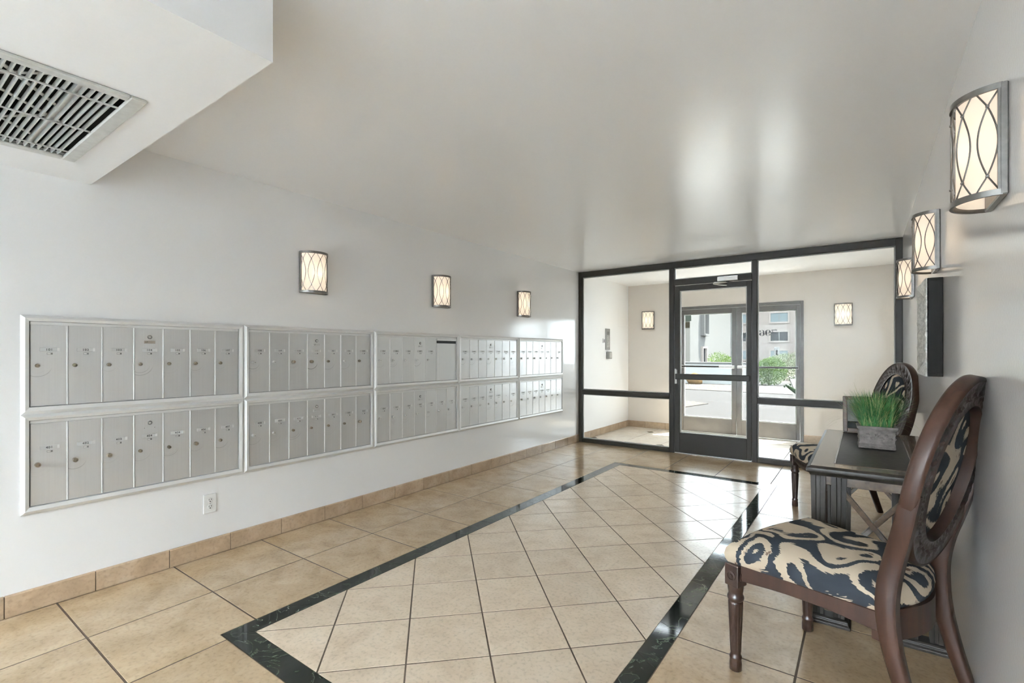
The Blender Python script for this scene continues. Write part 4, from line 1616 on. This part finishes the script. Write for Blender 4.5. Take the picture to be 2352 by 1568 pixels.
for (x0, x1, y0, y1) in ((-hx + 0.07, hx - 0.07, -hy + 0.075, -hy + 0.095), (-hx + 0.07, hx - 0.07, hy - 0.095, hy - 0.075), (-hx + 0.06, -hx + 0.08, -hy + 0.09, hy - 0.09), (hx - 0.08, hx - 0.06, -hy + 0.09, hy - 0.09)):
    put('apron', boxm('apron', 'table_wood', x0, x1, y0, y1, TZ - 0.095, TZ - 0.046, 0.002), t)
for sx in (-1, 1):
    for sy in (-1, 1):
        lx, ly = sx * (hx - 0.085), sy * (hy - 0.080)
        lg = put('leg', None, t, (lx, ly, 0))
        for q, dx in ((0, -0.040), (1, 0.040)):
            rings = []
            for z, w in ((0.032, 0.021), (0.30, 0.024), (0.60, 0.028), (TZ - 0.05, 0.030)):
                g_ = 0.006
                ring = [(dx + px * w, py * w, z) for px, py in ((-1, -1), (-0.35, -1), (-0.25, -1 + 0.2), (0.25, -1 + 0.2), (0.35, -1), (1, -1), (1, -0.35), (0.8, -0.25), (0.8, 0.25), (1, 0.35), (1, 1), (-1, 1), (-1, 0.35), (-0.8, 0.25), (-0.8, -0.25), (-1, -0.35))]
                rings.append(ring)
            put('fluted_post', MB().loft(rings).mesh('fluted_post', 'table_black'), lg)
        put('foot', MB().loft([rrect(0.072 + e, 0.036 + e, z) for e, z in ((0.012, 0), (0.012, 0.012), (0.002, 0.020), (0.004, 0.028), (-0.004, 0.034))]).mesh('foot', 'table_black', 0.002), lg)
# crossed braces at both ends
for sy in (-1, 1):
    yb = sy * (hy - 0.080)
    xa = hx - 0.085 - 0.055
    for q, sx in enumerate((-1, 1)):
        put('cross_brace', MB().sweep([(sx * xa, yb + (q - 0.5) * 0.018, 0.610), (-sx * xa, yb + (q - 0.5) * 0.018, 0.325)], 0.016, 0.022, (0, 1, 0)).mesh('cross_brace', 'table_wood'), t)

# ------------------------------------------------------------------ planter with grass
PX, PY = 0.053, 3.30
p = root('potted_grass', (PX, PY, TZ + 0.001), R(2), 'bushy green ornamental grass in a carved stone planter on the table', 'plant')
rings = []
for w, d, z in ((0.076, 0.060, 0.0), (0.081, 0.065, 0.003), (0.081, 0.065, 0.016), (0.078, 0.062, 0.020), (0.080, 0.064, 0.026), (0.078, 0.062, 0.032), (0.076, 0.060, 0.036), (0.078, 0.062, 0.090), (0.080, 0.064, 0.094), (0.078, 0.062, 0.099), (0.087, 0.071, 0.107), (0.089, 0.073, 0.114), (0.087, 0.071, 0.120), (0.074, 0.058, 0.120), (0.072, 0.056, 0.100)):
    rings.append(rrect(w, d, z))
pot = put('planter_box', MB().loft(rings).mesh('planter_box', 'stone_planter', 0.0018, 2), p)
rr = random.Random(3)
FLOWER = MB().loft([[(0.0095 * k * math.cos(2 * PI * i / 10) * (1 + 0.25 * math.cos(5 * 2 * PI * i / 10)), -0.0045 * (1 - k), 0.0095 * k * math.sin(2 * PI * i / 10) * (1 + 0.25 * math.cos(5 * 2 * PI * i / 10))) for i in range(10)] for k in (1.0, 0.6, 0.1)]).mesh('carved_flower', 'stone_planter', smooth=50)
for k in range(7):
    o = put('carved_flower', FLOWER, pot, (-0.060 + k * 0.020, -0.0612, 0.064 + (0.010 if k % 2 else -0.008)))
    s_ = rr.uniform(0.9, 1.35)
    o.scale = (s_, 1.6, s_)
for sd in (-1, 1):
    for k in range(4):
        o = put('carved_flower', FLOWER, pot, (sd * 0.0772, -0.04 + k * 0.026, 0.064 + (0.009 if k % 2 else -0.008)))
        o.rotation_euler = (0, 0, R(90 * sd))
        o.scale = (1.1, 1.6, 1.1)
put('soil', boxm('soil', 'soil', -0.073, 0.073, -0.057, 0.057, 0.095, 0.108), p)


def blades(n, name, m, seed, lean, length):
    rg = random.Random(seed)
    mb = MB()
    for _ in range(n):
        bx, by = rg.uniform(-0.066, 0.066), rg.uniform(-0.050, 0.050)
        az = math.atan2(by, bx) + rg.gauss(0, 0.7)
        ln = rg.uniform(*length)
        ld = abs(rg.gauss(0, 1)) * lean + (math.hypot(bx, by) / 0.07) * 0.42
        curl = rg.uniform(0.1, 0.9) * ld
        w = rg.uniform(0.0013, 0.0026)
        sx, sy = -math.sin(az), math.cos(az)
        prev = None
        x = y = 0.0
        z = 0.106
        ang = ld * 0.45
        verts = []
        S = 5
        for s in range(S + 1):
            ww = w * (1 - (s / S) ** 1.6) + 0.0002
            verts.append((bx + x * math.cos(az) - sx * ww, by + x * math.sin(az) - sy * ww, z))
            verts.append((bx + x * math.cos(az) + sx * ww, by + x * math.sin(az) + sy * ww, z))
            x += math.sin(ang) * ln / S
            z = max(0.03, z + math.cos(ang) * ln / S)
            ang += curl / S * 1.6
        mb.add(verts, [(2 * s, 2 * s + 1, 2 * s + 3, 2 * s + 2) for s in range(S)])
    me = bpy.data.meshes.new(name)
    me.from_pydata(mb.v, [], mb.f)
    me.materials.append(MATS[m])
    return me


put('grass_blades', blades(1150, 'grass_blades', 'grass_blade', 4, 0.36, (0.12, 0.215)), p, kind='stuff')
put('grass_tips', blades(260, 'grass_tips', 'grass_tip', 9, 0.42, (0.15, 0.225)), p, kind='stuff')
put('stray_blades', blades(40, 'stray_blades', 'grass_tip', 21, 1.0, (0.20, 0.27)), p, kind='stuff')

# ------------------------------------------------------------------ photo frame standing behind the planter
q = root('photo_frame', (-0.015, 3.865, TZ + 0.001), R(4), 'small brown photo frame standing behind the grass planter on the table', 'photo frame')
q.rotation_euler = (R(-9), 0, R(4))
fw, fh, b = 0.098, 0.232, 0.024
put('frame_side', boxm('frame_side', 'frame_wood', -fw, -fw + b, -0.008, 0.008, 0, fh, 0.003), q)
put('frame_side', boxm('frame_side', 'frame_wood', fw - b, fw, -0.008, 0.008, 0, fh, 0.003), q)
put('frame_top', boxm('frame_top', 'frame_wood', -fw + b, fw - b, -0.008, 0.008, fh - b, fh, 0.003), q)
put('frame_bottom', boxm('frame_bottom', 'frame_wood', -fw + b, fw - b, -0.008, 0.008, 0, b, 0.003), q)
put('print', boxm('print', 'print_grey', -fw + b, fw - b, 0.000, 0.004, b, fh - b), q)
put('print_band', boxm('print_band', 'black', -fw + b + 0.002, fw - b - 0.002, -0.0012, 0.0, b, b + 0.045), q)
put('cover_glass', boxm('cover_glass', 'clear_glass', -fw + b, fw - b, -0.005, -0.003, b, fh - b), q)
put('easel_leg', MB().sweep([(0, 0.008, fh * 0.75), (0, 0.075, 0.004)], 0.04, 0.004).mesh('easel_leg', 'frame_wood'), q)

# ------------------------------------------------------------------ outside
put('ground_bounce', MB().box(-3.2, 0.2, YV + 0.2, 9.62, -0.08, -0.02).mesh('ground_bounce', 'bounce_concrete'), kind='structure')  # added pad, hidden below the door glass, bounces sunlight onto the ceiling
gnd = put('ground_paving', MB().add([(-40, YV + 0.2, -0.03), (30, YV + 0.2, -0.03), (30, 24, -0.03), (-40, 24, -0.03)], [(0, 1, 2, 3)]).mesh('ground_paving', 'pavers'), kind='structure')
put('ground_gravel', MB().add([(-60, 24, -0.03), (60, 24, -0.03), (60, 130, -2.0), (-60, 130, -2.0)], [(0, 1, 2, 3)]).mesh('ground_gravel', 'gravel_ground'), kind='structure')


def bed(poly, name, dens, seed, label):
    o = put(name, MB().prism(poly, -0.06, -0.012).mesh(name, 'gravel_ground'), kind='structure')
    xs = [p_[0] for p_ in poly]
    ys = [p_[1] for p_ in poly]
    rg = random.Random(seed)
    mb = MB()
    A = (max(xs) - min(xs)) * (max(ys) - min(ys))

    def inside(x, y):
        s = False
        for i in range(len(poly)):
            a, b_ = poly[i - 1], poly[i]
            if (a[1] > y) != (b_[1] > y) and x < (b_[0] - a[0]) * (y - a[1]) / (b_[1] - a[1]) + a[0]:
                s = not s
        return s
    for _ in range(int(A * dens)):
        x, y = rg.uniform(min(xs), max(xs)), rg.uniform(min(ys), max(ys))
        if not inside(x, y):
            continue
        r_ = rg.uniform(0.014, 0.036)
        v = [(x + r_ * rg.uniform(0.7, 1.2), y, 0), (x, y + r_ * rg.uniform(0.7, 1.2), 0), (x - r_, y, 0), (x, y - r_, 0), (x + rg.uniform(-0.3, 0.3) * r_, y, r_ * 0.55), (x, y, -r_)]
        mb.add([(a, b_, c_ - 0.012) for a, b_, c_ in v], [(0, 1, 4), (1, 2, 4), (2, 3, 4), (3, 0, 4)])
    g = put('gravel_stones', mb.mesh('gravel_stones', 'stone_light'), kind='stuff', label=label, cat='gravel')


bed([(-12, 18.1), (-3.4, 17.2), (-1.75, 16.95), (-2.35, 20.9), (-12, 20.9)], 'gravel_bed', 45, 1, 'pale gravel strip beyond the walkway in front of the low wall')
bed([(-9, 16.5), (-3.15, 12.7), (-3.4, 11.6), (-9, 9.6)], 'gravel_bed', 70, 2, 'pale gravel wedge left of the walkway outside the doors')
bed([(-2.15, 14.9), (4, 14.3), (4, 16.0), (-1.3, 16.2)], 'gravel_bed', 80, 3, 'pale gravel patch right of the walkway outside the doors')
put('concrete_slab', MB().prism([(-1.66, 16.9), (4, 16.9), (4, 31), (-3.3, 30)], -0.30, 0.02).mesh('concrete_slab', 'concrete_white'), kind='structure')

gw = root('garden_wall', (-7.6, 21.0, -0.05), 0, 'low white garden wall with flat coping outside the doors', 'wall')
part('wall_body', 'planter_white', gw, -5.4, 3.82, 0, 0.35, 0, 0.86, 0.01)
part('coping', 'concrete_white', gw, -5.45, 3.87, -0.05, 0.42, 0.86, 0.92, 0.01)


def rock(name, loc, sx, sy, sz, seed, label):
    bm = bmesh.new()
    bmesh.ops.create_icosphere(bm, subdivisions=3, radius=1)
    rg = random.Random(seed)
    ph = [rg.uniform(0, 6) for _ in range(6)]
    for v in bm.verts:
        c = v.co
        k = 1 + 0.10 * math.sin(3 * c.x + ph[0]) * math.cos(2.6 * c.y + ph[1]) + 0.07 * math.sin(5 * c.z + ph[2] + 2 * c.x)
        v.co = Vector((c.x * sx, c.y * sy, max(c.z, -0.7) * sz)) * k
    me = bpy.data.meshes.new(name)
    bm.to_mesh(me)
    bm.free()
    for p_ in me.polygons:
        p_.use_smooth = True
    me.materials.append(MATS['boulder'])
    put(name, me, None, (loc[0], loc[1], loc[2] + 0.6 * sz), 0, label, 'boulder')


rock('boulder', (-5.62, 20.45, -0.012), 0.33, 0.28, 0.26, 4, 'rounded orange-tan boulder in the gravel before the low garden wall')


def shrub(loc, rx, ry, rz_, n, m, seed, label, leaf=0.07, stems=6):
    s = root('shrub', loc, 0, label, 'shrub', 'shrubs outside the street doors')
    rg = random.Random(seed)
    mb = MB()
    bumps = [(Vector((rg.gauss(0, 1), rg.gauss(0, 1), rg.gauss(0.2, 0.7))).normalized(), rg.uniform(0.1, 0.28)) for _ in range(14)]
    for _ in range(n):
        d = Vector((rg.gauss(0, 1), rg.gauss(0, 1), rg.gauss(0.15, 0.9)))
        d.normalize()
        k = (rg.random() ** 0.35)
        ext = 1 + sum(b_ * max(0, d.dot(v) - 0.6) * 2 for v, b_ in bumps)
        p_ = Vector((d.x * rx, d.y * ry, d.z * rz_)) * k * ext + Vector((0, 0, rz_ * 0.95))
        if p_.z < 0.03:
            continue
        t_ = (d + Vector((rg.gauss(0, 0.5), rg.gauss(0, 0.5), rg.gauss(0.5, 0.5)))).normalized()
        sd = t_.cross(Vector((rg.gauss(0, 1), rg.gauss(0, 1), rg.gauss(0, 1)))).normalized()
        l = leaf * rg.uniform(0.7, 1.3)
        w = l * 0.24
        mb.add([p_, p_ + t_ * l * 0.5 + sd * w, p_ + t_ * l, p_ + t_ * l * 0.5 - sd * w], [(0, 1, 2, 3)])
    me = bpy.data.meshes.new('foliage')
    me.from_pydata(mb.v, [], mb.f)
    me.materials.append(MATS[m])
    put('foliage', me, s)
    for k in range(stems):
        a_ = rg.uniform(0, 2 * PI)
        put('stem', MB().tube([(0, 0, 0), (0.2 * rx * math.cos(a_), 0.2 * ry * math.sin(a_), rz_ * 0.5), (0.5 * rx * math.cos(a_), 0.5 * ry * math.sin(a_), rz_)], 0.02, 5).mesh('stem', 'bark'), s)


shrub((-4.98, 22.6, -0.03), 0.50, 0.5, 0.55, 5200, 'leaf_bright', 31, 'bright green clipped shrub showing over the low garden wall', 0.055)
shrub((-3.08, 21.6, -0.03), 0.44, 0.46, 0.53, 7000, 'leaf_green', 32, 'large round green shrub in the gravel beside the partition mullion', 0.055)
shrub((-3.15, 27.0, -0.15), 0.85, 0.7, 0.68, 5200, 'leaf_olive', 33, 'grey-green bush behind the large green shrub, below the black-posted sign', 0.07)

s = root('sign_post', (-3.80, 29.5, -0.15), 0, 'small white sign on a black post beyond the shrubs', 'sign')
put('post', MB().lathe([(0.05, 0), (0.05, 1.55)], 10).mesh('post', 'numeral_black'), s)
put('sign_plate', boxm('sign_plate', 'window_frame', -0.13, 0.13, -0.03, 0.03, 1.25, 1.72, 0.01), s)

# cactus pads leaning in at the right of the doorway
s = root('cactus', (-1.30, 15.0, -0.03), 0, 'leaning green cactus stem at the right edge of the doorway view', 'cactus')
put('cactus_stem', MB().tube([(0.15, 0, -0.02), (-0.05, 0, 0.14), (-0.22, 0, 0.27), (-0.40, 0, 0.39)], 0.06, 9, radii=[0.07, 0.062, 0.055, 0.03]).mesh('cactus_stem', 'cactus', smooth=60), s)
rr = random.Random(8)
for k in range(7):
    x = -0.40 + rr.uniform(-0.09, 0.09)
    put('cactus_bud', MB().lathe([(0.003, 0), (0.022, 0.015), (0.020, 0.04), (0.003, 0.055)], 8).mesh('cactus_bud', 'cactus', smooth=60), s, (x, rr.uniform(-0.04, 0.04), 0.34 + rr.uniform(-0.02, 0.10)))


# ---- white building on the left: its long side (facing +x) is lit by the sun
def facade_window(parent, face, c, z, w, h, m, div=True, trim='trim_pink', depth=0.18, proud=0.10):
    """face 'x': wall plane x = 0 facing +x, c is y.  face 'y': wall plane y = 0 facing -y, c is x."""
    def bx(a0, a1, o0, o1, z0, z1, mm, name, par):
        if face == 'x':
            return part(name, mm, par, o0, o1, a0, a1, z0, z1)
        return part(name, mm, par, a0, a1, -o1, -o0, z0, z1)
    win_ = bx(c - w / 2, c + w / 2, -0.02, 0.02, z, z + h, m, 'window', parent)
    t_ = 0.22
    bx(c - w / 2 - t_, c - w / 2, -0.02, proud, z - t_, z + h + t_, trim, 'window_surround', win_)
    bx(c + w / 2, c + w / 2 + t_, -0.02, proud, z - t_, z + h + t_, trim, 'window_surround', win_)
    bx(c - w / 2, c + w / 2, -0.02, proud, z + h, z + h + t_, trim, 'window_surround', win_)
    bx(c - w / 2, c + w / 2, -0.02, proud + 0.06, z - t_, z, trim, 'window_sill', win_)
    if div:
        bx(c - 0.05, c + 0.05, 0.0, 0.05, z, z + h, 'window_frame', 'window_bar', win_)
    return win_


b1 = root('apartment_block', (-15.0, 53.0, -0.9), 0, 'sunlit white stucco apartment block seen through the left street door', 'building')
part('side_wall', 'stucco_white', b1, -14, 0, 0.0, 20.4, 0, 13)
part('front_wall', 'stucco_shade', b1, -14, -0.02, -0.06, 0, 0, 13)
part('corner_pier', 'stucco_shade', b1, 0.0, 0.35, 20.0, 20.5, 0, 13)
facade_window(b1, 'x', 5.2, 4.35, 1.7, 3.0, 'stucco_shade', False, 'stucco_white', proud=0.45)
facade_window(b1, 'x', 5.2, 0.3, 1.6, 2.4, 'window_dark', False, 'trim_pink', proud=0.25)
put('sign_board', boxm('sign_board', 'sign_green', -0.95, 0.15, -0.14, -0.07, 5.55, 7.15), b1)
put('sign_board', boxm('sign_board', 'sign_brown', -0.95, 0.0, -0.14, -0.07, 4.85, 5.45), b1)

b2 = root('apartment_block', (-10.0, 78.0, -1.3), 0, 'shaded pinkish apartment block with three storeys of windows behind the shrubs', 'building')
part('front_wall', 'stucco_pink', b2, -9, 16, 0, 10, 0, 13)
part('side_projection', 'stucco_pink', b2, 3.9, 8, -1.2, 0, 0, 13)
for cx_, kinds in ((0.25, ('window_sky', 'window_dark', 'window_sky')), (-4.6, ('window_sky', 'window_sky', 'window_sky'))):
    for k, z in enumerate((1.65, 4.30, 6.98)):
        facade_window(b2, 'y', cx_, z, 2.15, 1.25, kinds[k] if k != 1 else 'window_dark')

# ------------------------------------------------------------------ added unseen fill lamps: lobby behind the viewer, vestibule behind the header
def add_fill_lamp(loc, hx, hy, m, label):
    c = root('fill_light', loc, 0, label, 'ceiling lamp', 'added fill lamps')
    for (a, b_, c_, d_) in ((-hx - 0.02, hx + 0.02, -hy - 0.02, -hy), (-hx - 0.02, hx + 0.02, hy, hy + 0.02), (-hx - 0.02, -hx, -hy, hy), (hx, hx + 0.02, -hy, hy)):
        put('housing_side', boxm('housing_side', 'fill_housing', a, b_, c_, d_, -0.035, 0), c)
    put('diffuser', boxm('diffuser', m, -hx, hx, -hy, hy, -0.030, -0.026), c)


for k, (x, y, z) in enumerate(FILL_LAMPS):
    c = root('fill_light', (x, y, z), 0, ('added square fill lamp in the soffit, unseen behind the viewer', 'added square fill lamp overhead, unseen behind the viewer near the right wall')[k], 'ceiling lamp', 'added fill lamps')
    put('diffuser', boxm('diffuser', 'fill_diffuser', -LH, LH, -LH, LH, 0.200, 0.206), c)
    for (a, b_, c_, d_) in ((-LH - 0.02, LH + 0.02, -LH - 0.02, -LH), (-LH - 0.02, LH + 0.02, LH, LH + 0.02), (-LH - 0.02, -LH, -LH, LH), (LH, LH + 0.02, -LH, LH)):
        put('trim_ring', boxm('trim_ring', 'fill_housing', a, b_, c_, d_, -0.004, 0.0), c)


add_fill_lamp((-1.30, YP + 0.15, ZC), 1.15, 0.09, 'fill_vestibule', 'added long fill lamp, hidden in the vestibule behind the partition header')
